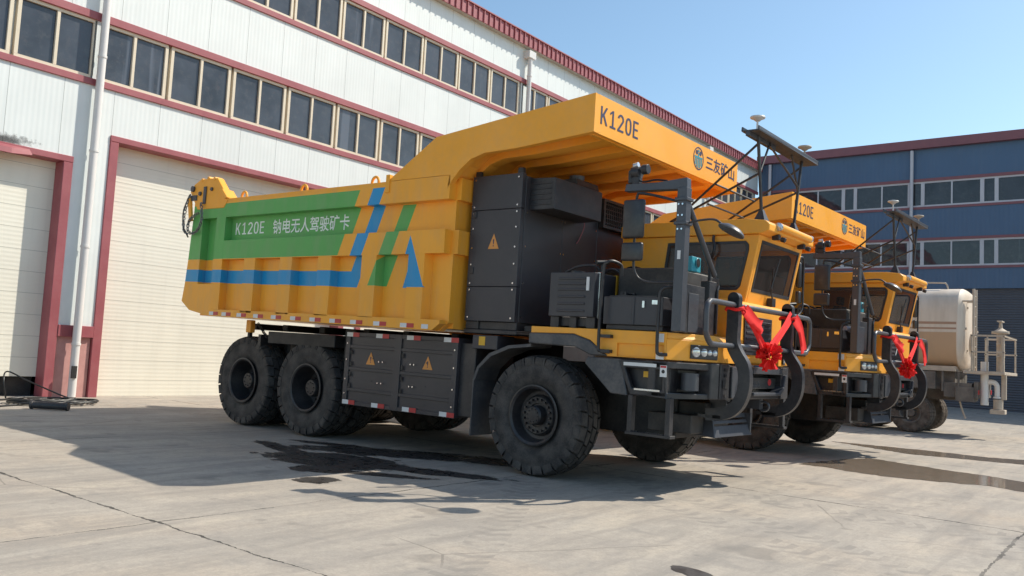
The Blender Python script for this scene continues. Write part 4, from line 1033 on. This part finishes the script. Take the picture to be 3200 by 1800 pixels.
bp = b.build('bumper', m_blk, truck, bevel=.012, seg=2, **T)
s = MB().box(.96, 1.24, -2.27, -2.10, 1.18, 1.57).box(1.24, 1.30, -2.26, -2.12, 1.2, 1.56); s.box(1.55, 2.5, -2.30, -2.14, 1.49, 1.575)
s.prism([(1.55, 1.21), (2.44, 1.21), (2.62, 1.30), (2.66, 1.49), (2.60, 1.49), (2.55, 1.33), (2.40, 1.255), (1.55, 1.255)], -2.31, -2.16, 'y')
s.build('bumper_trim', m_steel, bp, bevel=.012, seg=2, **T)
MB().cyl((.27, -2.05, 1.26), (.27, -2.05, 1.46), .105, 20).build('bumper_canister', m_steel, bp, smooth=40, **T)
for x in (1.40, 2.75): MB().cyl((x, -2.16, 1.33), (x, -2.20, 1.33), .05, 14).build('bumper_lamp', m_steel, bp, smooth=40, **T)
s = MB()
for z in (1.52, 1.45): s.box(.735, .79, -2.277, -2.272, z-.018, z+.018)
s.box(.69, .84, -2.277, -2.272, 1.30, 1.40); s.box(.745, .78, -2.277, -2.272, 1.20, 1.235); s.build('dark_hole_patch', m_dark, bp, **T)  # thin patches, their dark colour stands in for shaded holes in the plate
s = MB().box(1.62, 2.52, -2.2, -2.19, 1.30, 1.44); s.build('licence_plate', m_dark, bp, **T)
rnd = random.Random(3); s = MB()
s.box(1.66, 1.98, -2.2025, -2.2005, 1.335, 1.341)
for i in range(9):
    x = 1.665+.035*i; s.box(x, x+.018, -2.2030, -2.2003, 1.3405-.025*(i % 2), 1.352+rnd.uniform(.01, .06))
s.build('plate_marks', m_steel, bp, **T)
s = MB(); disc(s, 2.30, 1.385, .055, .045, -2.204, -2.2005); s.build('plate_badge', m_red, bp, **T)
MB().box(-.056, -.051, -1.78, -1.34, 1.505, 1.545).build('reflector_bar', m_wht, bp, **T)
MB().box(-.06, -.04, -1.84, -1.50, 1.225, 1.245).build('step_edge', m_chr, bp, **T)
MB().box(-.046+.09, -.042+.09, -1.65, -1.56, 1.38, 1.45).build('label', m_ylab, bp, **T)
s = MB().box(-.055, -.051, -1.915, -1.83, 1.40, 1.535); s.mi = 1; s.box(-.056, -.0545, -1.91, -1.835, 1.505, 1.53); s.mi = 2; s.cyl((-.0545, -1.872, 1.462), (-.0565, -1.872, 1.462), .022, 10)
s.build('label', [m_wht, m_red, m_dark], bp, **T)
for i, x in enumerate((1.2, 2.25)):
    s = MB().tube([(x+.06*math.cos(t)*.0, -2.16-.07*math.sin(t), 1.06+.06*math.cos(t)) for t in [2*PI*i/14 for i in range(15)]], .016, 7, False).box(x-.06, x+.06, -2.12, -1.9, 1.02, 1.17); s.build('tow_shackle', m_steel, bp, smooth=40, **T)
# skid plate with two slots
s = MB()
for (za, zb_) in ((.68, .815), (.84, .88), (.905, .96)):
    ya, yb = -2.06+(za-.68)*.35, -2.06+(zb_-.68)*.35
    s.hexa([(.98+(za-.68)*.4, ya, za), (2.12, ya, za), (2.12, ya+.02, za), (.98+(za-.68)*.4, ya+.02, za), (.98+(zb_-.68)*.4, yb, zb_), (2.12, yb, zb_), (2.12, yb+.02, zb_), (.98+(zb_-.68)*.4, yb+.02, zb_)])
s.hexa([(.98, -2.06, .68), (1.02, -2.06, .68), (1.12, -1.96, .96), (1.09, -1.96, .96), (.98, -1.5, .72), (1.0, -1.5, .72), (1.12, -1.5, .96), (1.09, -1.5, .96)])
s.box(2.08, 2.12, -2.05, -1.94, .68, .96)
s.build('skid_plate', m_steel, truck, bevel=.003, **T)
for xa in (-.05, 3.42):
    s = MB().box(xa, xa+.09, -1.48, -1.42, .70, 1.16).box(xa, xa+.09, -1.98, -1.92, .70, 1.16).box(xa-.005, xa+.12, -2.0, -1.40, .70, .735); s.mi = 1; s.box(xa-.008, xa+.10, -1.9, -1.5, .735, .742)
    s.build('boarding_step', [m_blk, m_chr], truck, bevel=.006, **T)
# bull bar
bb = MB(); prof = [(-2.30, 2.40), (-2.30, 2.10), (-2.30, 1.86), (-2.36, 1.72), (-2.45, 1.58), (-2.475, 1.42), (-2.46, 1.26), (-2.40, 1.12), (-2.30, 1.03), (-2.16, .985), (-2.0, .97)]
sp = smoothpath([(0, y, z) for y, z in prof], 4)
for xc in (.87, 2.62):
    pts = []
    for i, q in enumerate(sp):
        d = (sp[min(i+1, len(sp)-1)]-sp[max(i-1, 0)]).normalized(); n_ = Vector((0, -d.z, d.y))*-1
        if n_.y > 0 and i < len(sp)*.8: n_ = -n_
        pts.append((q, n_))
    rings = []
    for q, n_ in pts:
        hw = .050; rings.append(bb.vs([(xc-hw, q.y+n_.y*.074, q.z+n_.z*.074), (xc+hw, q.y+n_.y*.074, q.z+n_.z*.074), (xc+hw, q.y-n_.y*.074, q.z-n_.z*.074), (xc-hw, q.y-n_.y*.074, q.z-n_.z*.074)]))
    for A, B in zip(rings, rings[1:]):
        for k in range(4): bb.face([A[k], A[(k+1) % 4], B[(k+1) % 4], B[k]])
    bb.face(rings[0][::-1]); bb.face(rings[-1])
    bb.lathe([(-.050, .073), (.050, .073)], 20, 'x', (xc, -2.30, 2.395))
    bb.box(xc-.05, xc+.05, -2.24, -2.05, 1.25, 1.5); bb.box(xc-.05, xc+.2, -2.2, -1.9, .93, .97)
r_ = .034; bb.mi = 1; rail = bb
rail.tube([(.92, -2.32, 2.305), (2.57, -2.32, 2.315)], r_, 10).tube([(.92, -2.32, 1.82), (2.57, -2.32, 1.82)], r_, 10)
for sg, xe, xp in ((-1, .07, .81), (1, 3.42, 2.68)):
    rail.tube(smoothpath([(xp, -2.32, 2.31), (xe-sg*.16, -2.32, 2.31), (xe-sg*.05, -2.32, 2.29), (xe, -2.32, 2.22), (xe, -2.32, 2.0), (xe-sg*.01, -2.32, 1.93), (xe-sg*.10, -2.32, 1.84), (xe-sg*.2, -2.32, 1.815), (xp, -2.32, 1.815)], 6), r_, 10)
bb.build('bull_bar', [m_blk, m_steel], truck, bevel=.006, smooth=40, **T)

# place the truck
def place(root, x0_, y0_, yaw_, roll0=.85):
    el = rad(roll0); yw = rad(yaw_)
    ay = Vector((math.sin(yw)*math.cos(el), math.cos(yw)*math.cos(el), math.sin(el))); ax = Vector((math.cos(yw), -math.sin(yw), 0)); az = ax.cross(ay)
    R_ = Matrix((ax, ay, az)).transposed()
    root.rotation_euler = R_.to_euler(); root.location = Vector((x0_, y0_, gz(x0_, y0_))) + R_ @ Vector(OFF)
    return R_
R1 = place(truck, 9.05, 6.53, 1.0)
tag(truck, 'yellow dump truck with green and blue striped box standing beside the dark wet patch', 'dump truck', 'yellow dump trucks parked by the hall')

# ribbons (tied on, things of their own)
def ribbon(Rm, base, seed, label):
    rnd = random.Random(seed); rb = empty('ribbon'); rb.location = base
    tag(rb, label, 'ribbon', 'red ribbons on the bull bars')
    L = lambda p: Vector(p) - Vector((1.62, -2.42, 1.75))
    def band(pts, w, name, par):
        P = smoothpath([L(p) for p in pts], 5); mb = MB(); rows = []
        for i, q in enumerate(P):
            d = (P[min(i+1, len(P)-1)]-P[max(i-1, 0)]).normalized(); s_ = d.cross(Vector((0, 1, 0))).normalized()
            if s_.length < .1: s_ = Vector((1, 0, 0))
            wv = w*(1+.10*math.sin(i*.45+seed)); fo = [(-.5, 0), (-.2, -.018), (.12, .012), (.5, -.01)]
            rows.append(mb.vs([q + s_*(wv*a) + Vector((0, b_, 0)) for a, b_ in fo] + [q + s_*(wv*a) + Vector((0, b_+.006, 0)) for a, b_ in fo[::-1]]))
        for A, B in zip(rows, rows[1:]):
            for k in range(8): mb.face([A[k], A[(k+1) % 8], B[(k+1) % 8], B[k]])
        mb.face(rows[0][::-1]); mb.face(rows[-1])
        return mb.build(name, m_redc, par, smooth=70)
    band([(.93, -2.37, 2.28), (1.10, -2.40, 2.145), (1.28, -2.42, 2.0), (1.48, -2.43, 1.84)], .105, 'streamer', rb)
    band([(2.55, -2.37, 2.30), (2.30, -2.40, 2.16), (2.02, -2.42, 2.0), (1.72, -2.43, 1.83)], .125, 'streamer', rb)
    band([(.98, -2.39, 2.26), (1.14, -2.43, 2.15), (1.30, -2.44, 2.09), (1.42, -2.43, 2.08)], .16, 'tail', rb)
    band([(2.56, -2.42, 2.26), (2.68, -2.45, 2.14), (2.76, -2.46, 1.98), (2.83, -2.46, 1.83)], .17, 'tail', rb)
    for xc in (.87, 2.62):
        mb = MB(); mb.tube([L((xc+.075*math.cos(t), -2.30+.105*math.sin(t), 2.265+.012*math.sin(3*t))) for t in [2*PI*i/16 for i in range(17)]], .022, 6, False); mb.build('knot', m_redc, rb, smooth=60)
    mb = MB()      # crumpled rosette
    for i in range(46):
        th = rnd.uniform(0, 2*PI); ph = math.acos(rnd.uniform(-1, 1)); r = .125+.06*rnd.random()
        n_ = Vector((math.sin(ph)*math.cos(th), math.sin(ph)*math.sin(th)*.75, math.cos(ph))); t1 = n_.orthogonal().normalized(); t2 = n_.cross(t1)
        a0 = rnd.uniform(0, PI); q0 = n_*r*.3; rowsA = []
        for k in range(6):
            a = a0 + k*.42; e_ = (t1*math.cos(a)+t2*math.sin(a)); rowsA.append((q0 + e_*.03, n_*r + e_*(.055+.02*math.sin(k*2.2)), n_*r*1.12 + e_*(.062+.02*math.sin(k*2.2))))
        vv = [mb.vs([Vector(p) + Vector((-.02, -.04, -.02)) for p in row]) for row in rowsA]
        for A, B in zip(vv, vv[1:]):
            for k in range(2): mb.face([A[k], B[k], B[k+1], A[k+1]])
    o = mb.build('rosette', m_redc, rb, smooth=50)
    rb.rotation_euler = Rm.to_euler()
    return rb
def wpos(root, Rm, loc): return Vector(root.location) + Rm @ (Vector(loc) - Vector(OFF))

truck2 = copy_tree(truck)
R2 = place(truck2, 9.05+6.63, 6.53-.114, 2.33)
tag(truck2, 'yellow dump truck parked between the other dump truck and the cream tanker', 'dump truck', 'yellow dump trucks parked by the hall')
hz = MB().tube(smoothpath([(.25, -1.75, 2.36), (.55, -1.9, 2.33), (.85, -1.9, 2.38), (1.1, -1.8, 2.48)], 6), .055, 12)
hz.build('intake_hose', m_hose_w, truck2, smooth=50, **T)
bpos = (1.62, -2.42, 1.75)
ribbon(R1, wpos(truck, R1, bpos), 1, 'red ribbon and round bow on the dump truck standing beside the dark wet patch')
ribbon(R2, wpos(truck2, R2, bpos), 2, 'red ribbon and round bow on the dump truck parked next to the tanker')

# ------------------------------------------------------------------ water tanker at the right
tx, ty_ = 27.5, 5.8
TZ = gz(27.5, 6.0)
tk = empty('tanker_truck', (tx, ty_, TZ)); tag(tk, 'dusty cream tanker truck with brown stripes parked beyond the dump trucks', 'tanker truck')
LO = Vector((tx, ty_, TZ))
def tp(mb, name, m, par=tk, **k):
    o = mb.build(name, m, par, **k)
    if par is tk: o.location = -LO
    return o
def superell(cx, cz, rx, rz, n=40, e_=.55):
    out = []
    for i in range(n):
        t = 2*PI*i/n; c_, s_ = math.cos(t), math.sin(t)
        out.append((cx+rx*math.copysign(abs(c_)**e_, c_), cz+rz*math.copysign(abs(s_)**e_, s_)))
    return out
def tank_mat():
    q = NB('striped tank paint'); o = q.co(); x, y, z = q.sep(o)
    gt = lambda a, b_: q.mth('GREATER_THAN', a, b_); lt = lambda a, b_: q.mth('LESS_THAN', a, b_)
    sidem = gt(y, 4.68)
    low = q.mth('MULTIPLY', sidem, lt(z, 2.84))
    s1 = q.mth('MULTIPLY', q.mth('MULTIPLY', gt(z, 3.06), lt(z, 3.13)), sidem); s2 = q.mth('MULTIPLY', q.mth('MULTIPLY', gt(z, 2.92), lt(z, 2.97)), sidem)
    c_ = q.mix(low, (.70, .60, .50), (.52, .35, .22)); c_ = q.mix(q.mth('MAXIMUM', s1, s2), c_, (.40, .24, .16))
    d = q.ramp(q.noise(q.mp(o, (2, 2, .4)), 1.6, 6), [(.44, 0.), (.76, .45)])
    q.col(q.mix(d, c_, (.38, .29, .21))); q.b.inputs['Roughness'].default_value = .55
    return q.m
t = MB(); ring = superell(27.5, 2.96, 1.2, 1.16)
rings = [[(27.5+(x-27.5)*k, y, 2.96+(z-2.96)*k) for x, z in ring] for y, k in ((4.50, .80), (4.56, .93), (4.65, 1.0), (4.75, 1.0), (10.9, 1.0), (11.0, .95))]
vv = [t.vs(r) for r in rings]
for A, B in zip(vv, vv[1:]):
    for k in range(len(A)): t.face([A[k], A[(k+1) % len(A)], B[(k+1) % len(A)], B[k]])
t.face(vv[0][::-1]); t.face(vv[-1])
tkb = tp(t, 'tank', tank_mat(), smooth=40)
s = MB()
for yy in (5.9, 7.4, 8.9):
    A = [s.vs([(27.5+(x-27.5)*k, y_, 2.96+(z-2.96)*k) for x, z in ring]) for y_, k in ((yy, 1.004), (yy, 1.012), (yy+.07, 1.012), (yy+.07, 1.004))]
    for P_, Q_ in zip(A, A[1:]):
        for k in range(len(P_)): s.face([P_[k], P_[(k+1) % len(P_)], Q_[(k+1) % len(P_)], Q_[k]])
s.build('tank_strap', m_dirty, tkb)
MB().tube(smoothpath([(26.9, 5.0, 4.1), (26.9, 5.05, 4.24), (26.9, 5.2, 4.28), (26.9, 6.2, 4.28), (26.9, 6.35, 4.1)], 5), .022, 7).build('top_rail', m_dirty, tkb, smooth=50)
s = MB()
for x in (26.5, 26.85): s.cyl((x, 4.28, 1.75), (x, 4.28, 4.06), .035, 8)
for i in range(8): s.cyl((26.5, 4.28, 1.9+.28*i), (26.85, 4.28, 1.9+.28*i), .018, 6)
s.cyl((26.5, 4.28, 3.72), (26.5, 4.6, 3.72), .025, 6); s.cyl((26.85, 4.28, 3.72), (26.85, 4.6, 3.72), .025, 6)
s.build('ladder', m_dirty, tkb)
s = MB()
for k in range(8): s.cyl((27.5+.9*math.cos(k*PI/4), 4.52, 2.96+.85*math.sin(k*PI/4)), (27.5+.9*math.cos(k*PI/4), 4.47, 2.96+.85*math.sin(k*PI/4)), .035, 8)
s.lathe([(4.44, .30), (4.5, .30)], 20, 'y', (27.5, 0, 2.6)); s.build('hatch', m_dirty, tkb)
s = MB().box(26.35, 28.65, 4.70, 9.6, 1.76, 1.90).box(26.3, 28.7, 3.5, 4.5, 1.72, 1.80)
for x in (26.34, 28.6):
    for y in (3.52, 3.9, 4.28): s.box(x, x+.045, y, y+.04, 1.8, 2.78)
    s.box(x, x+.05, 3.5, 4.33, 2.74, 2.79); s.box(x, x+.05, 3.5, 4.33, 2.30, 2.34)
s.box(26.34, 28.65, 3.5, 3.55, 2.74, 2.79)
tp(s, 'rear_platform', m_dirty, bevel=.006)
s = MB().box(26.32, 26.38, 5.2, 6.6, 1.25, 1.74).box(26.32, 26.38, 7.6, 9.3, .9, 1.74).box(26.35, 26.9, 4.25, 4.7, .95, 1.35)
for yy in (4.6, 5.0, 6.7, 7.3): s.box(26.36, 26.42, yy, yy+.05, 1.2, 1.76)
tp(s, 'side_skirt', m_dusty, bevel=.008)
for x in (26.42, 28.45): tp(MB().box(x, x+.14, 4.13, 4.16, 1.15, 1.28), 'tail_lamp', m_red, bevel=.005)
s = MB().cyl((26.9, 3.68, 1.75), (26.9, 3.68, 2.92), .10, 16).lathe([(2.84, .15), (2.86, .21), (2.91, .21), (2.93, .15), (3.0, .05), (3.17, .035), (3.18, .0005)], 18, 'z', (26.9, 3.68, 0)).box(26.66, 27.14, 3.62, 3.74, 3.17, 3.20).cyl((26.9, 3.47, 2.88), (26.9, 3.9, 2.88), .04, 12).cyl((26.72, 3.62, 1.75), (26.72, 3.62, 2.8), .028, 8).cyl((27.08, 3.74, 1.75), (27.08, 3.74, 2.8), .028, 8).box(26.7, 27.1, 3.6, 3.76, 2.2, 2.24).box(26.7, 27.1, 3.6, 3.76, 2.55, 2.58)
tp(s, 'spray_tower', m_dirty, smooth=40)
s = MB().cyl((26.6, 4.02, .88), (26.6, 4.02, 2.06), .10, 16).tube(smoothpath([(26.6, 4.0, 1.5), (26.6, 3.85, 1.52), (26.62, 3.74, 1.46), (26.64, 3.72, 1.3), (26.64, 3.72, 1.12)]), .065, 12).cyl((26.64, 3.72, 1.12), (26.64, 3.72, 1.08), .1, 12)
tp(s, 'drain_pipe', m_pipe, smooth=40)
s = MB().box(26.5, 26.85, 3.52, 3.88, .66, .78).cyl((26.68, 3.7, .78), (26.68, 3.7, 1.05), .12, 14).box(26.6, 26.7, 3.5, 3.62, 1.05, 1.75)
tp(s, 'spray_nozzle', m_dirty, bevel=.01)
tp(MB().tube(smoothpath([(26.7, 4.72, 1.3), (26.65, 4.66, 1.05), (26.62, 4.58, .75), (26.6, 4.48, .48)]), .025, 7), 'hose', m_dirty, smooth=50)
s = MB().box(26.95, 27.15, 4.4, 14.0, .95, 1.25).box(27.85, 28.05, 4.4, 14.0, .95, 1.25).box(26.4, 28.6, 4.15, 4.25, 1.05, 1.5).box(26.4, 26.9, 4.3, 5.0, 1.05, 1.45).box(26.6, 28.4, 4.75, 9.5, 1.25, 1.76)
for y in (5.85, 7.2, 12.6): s.cyl((26.6, y, .56), (28.4, y, .56), .12, 10)
tp(s, 'chassis', m_dusty, bevel=.01)
s = MB().prism([(11.6, .7), (11.6, 3.0), (11.8, 3.15), (13.6, 3.15), (13.95, 2.1), (14.0, .7)], 26.3, 28.7)
tcab = tp(s, 'cab', m_tank, bevel=.04, seg=2)
MB().box(26.285, 26.3, 12.3, 13.4, 2.0, 2.9).build('side_window', m_gl_b, tcab)
tt = tyre_mesh(.56, .29, .30, 34, 'tyre', m_dtyre)
rm = MB().lathe([(-.14, .29), (-.155, .30), (-.15, .26), (.02, .24), (.05, .12), (-.06, .11), (-.065, .0005), (.1, .0005), (.14, .29)], 32, cap=False).build('rim', m_dusty, None, smooth=35)
def twheel(x, y, left):
    e_ = empty('wheel', Vector((x, y, gz(x, y)+.56)) - LO, tk); e_.rotation_euler = (random.random(), 0, PI if left else 0)
    for src in (tt, rm):
        o = src if src.name not in USED else src.copy()
        if src.name in USED: C.objects.link(o)
        USED.add(src.name); o.parent = e_
for y in (5.85, 7.2):
    for x, l in ((26.5, 0), (26.85, 0), (28.15, 1), (28.5, 1)): twheel(x, y, l)
twheel(26.5, 12.6, 0); twheel(28.5, 12.6, 1)

# ------------------------------------------------------------------ cable heap and black tube by the pier
rnd = random.Random(12); pts = []
cx, cy = 7.95, 17.2
for k in range(150):
    a = k*.42; r = .50+.20*math.sin(k*.37)+rnd.uniform(-.10, .10); x = cx+r*math.cos(a)*1.15; y = cy+r*math.sin(a)*.8
    pts.append((x, y, gz(x, y)+.018+.035*rnd.random()+.00035*k))
tail = [(7.2, 16.95), (6.7, 16.7), (6.2, 16.75), (5.6, 16.95), (5.2, 17.4), (5.6, 17.8), (6.4, 17.9), (7.1, 17.95), (7.6, 18.2), (7.75, 18.5)]
pts += [(x, y, gz(x, y)+.02) for x, y in tail]
cb = MB().tube(smoothpath(pts, 3), .017, 6)
cb.tube(smoothpath([(7.55, 18.3, .2), (7.50, 18.35, .55), (7.62, 18.5, .72), (7.9, 18.2, .55), (8.3, 17.6, .3), (8.55, 17.3, .19)], 6), .015, 6)
co = cb.build('power_cable', m_blackhose, None, smooth=60)
tag(co, 'loose heap of black power cable lying on the ground by the pier', 'cable')
tb = MB(); a_, b_ = Vector((7.18, 16.35, 0)), Vector((7.62, 15.85, 0))
for v in (a_, b_): v.z = gz(v.x, v.y)+.075
tb.tube([a_, a_.lerp(b_, .06), a_.lerp(b_, .07), a_.lerp(b_, .93), a_.lerp(b_, .94), b_], [.075, .075, .066, .066, .075, .075], 16)
tag(tb.build('black_cylinder', m_blk, None, smooth=40), 'short black cylinder lying beside the cable heap', 'cylinder')
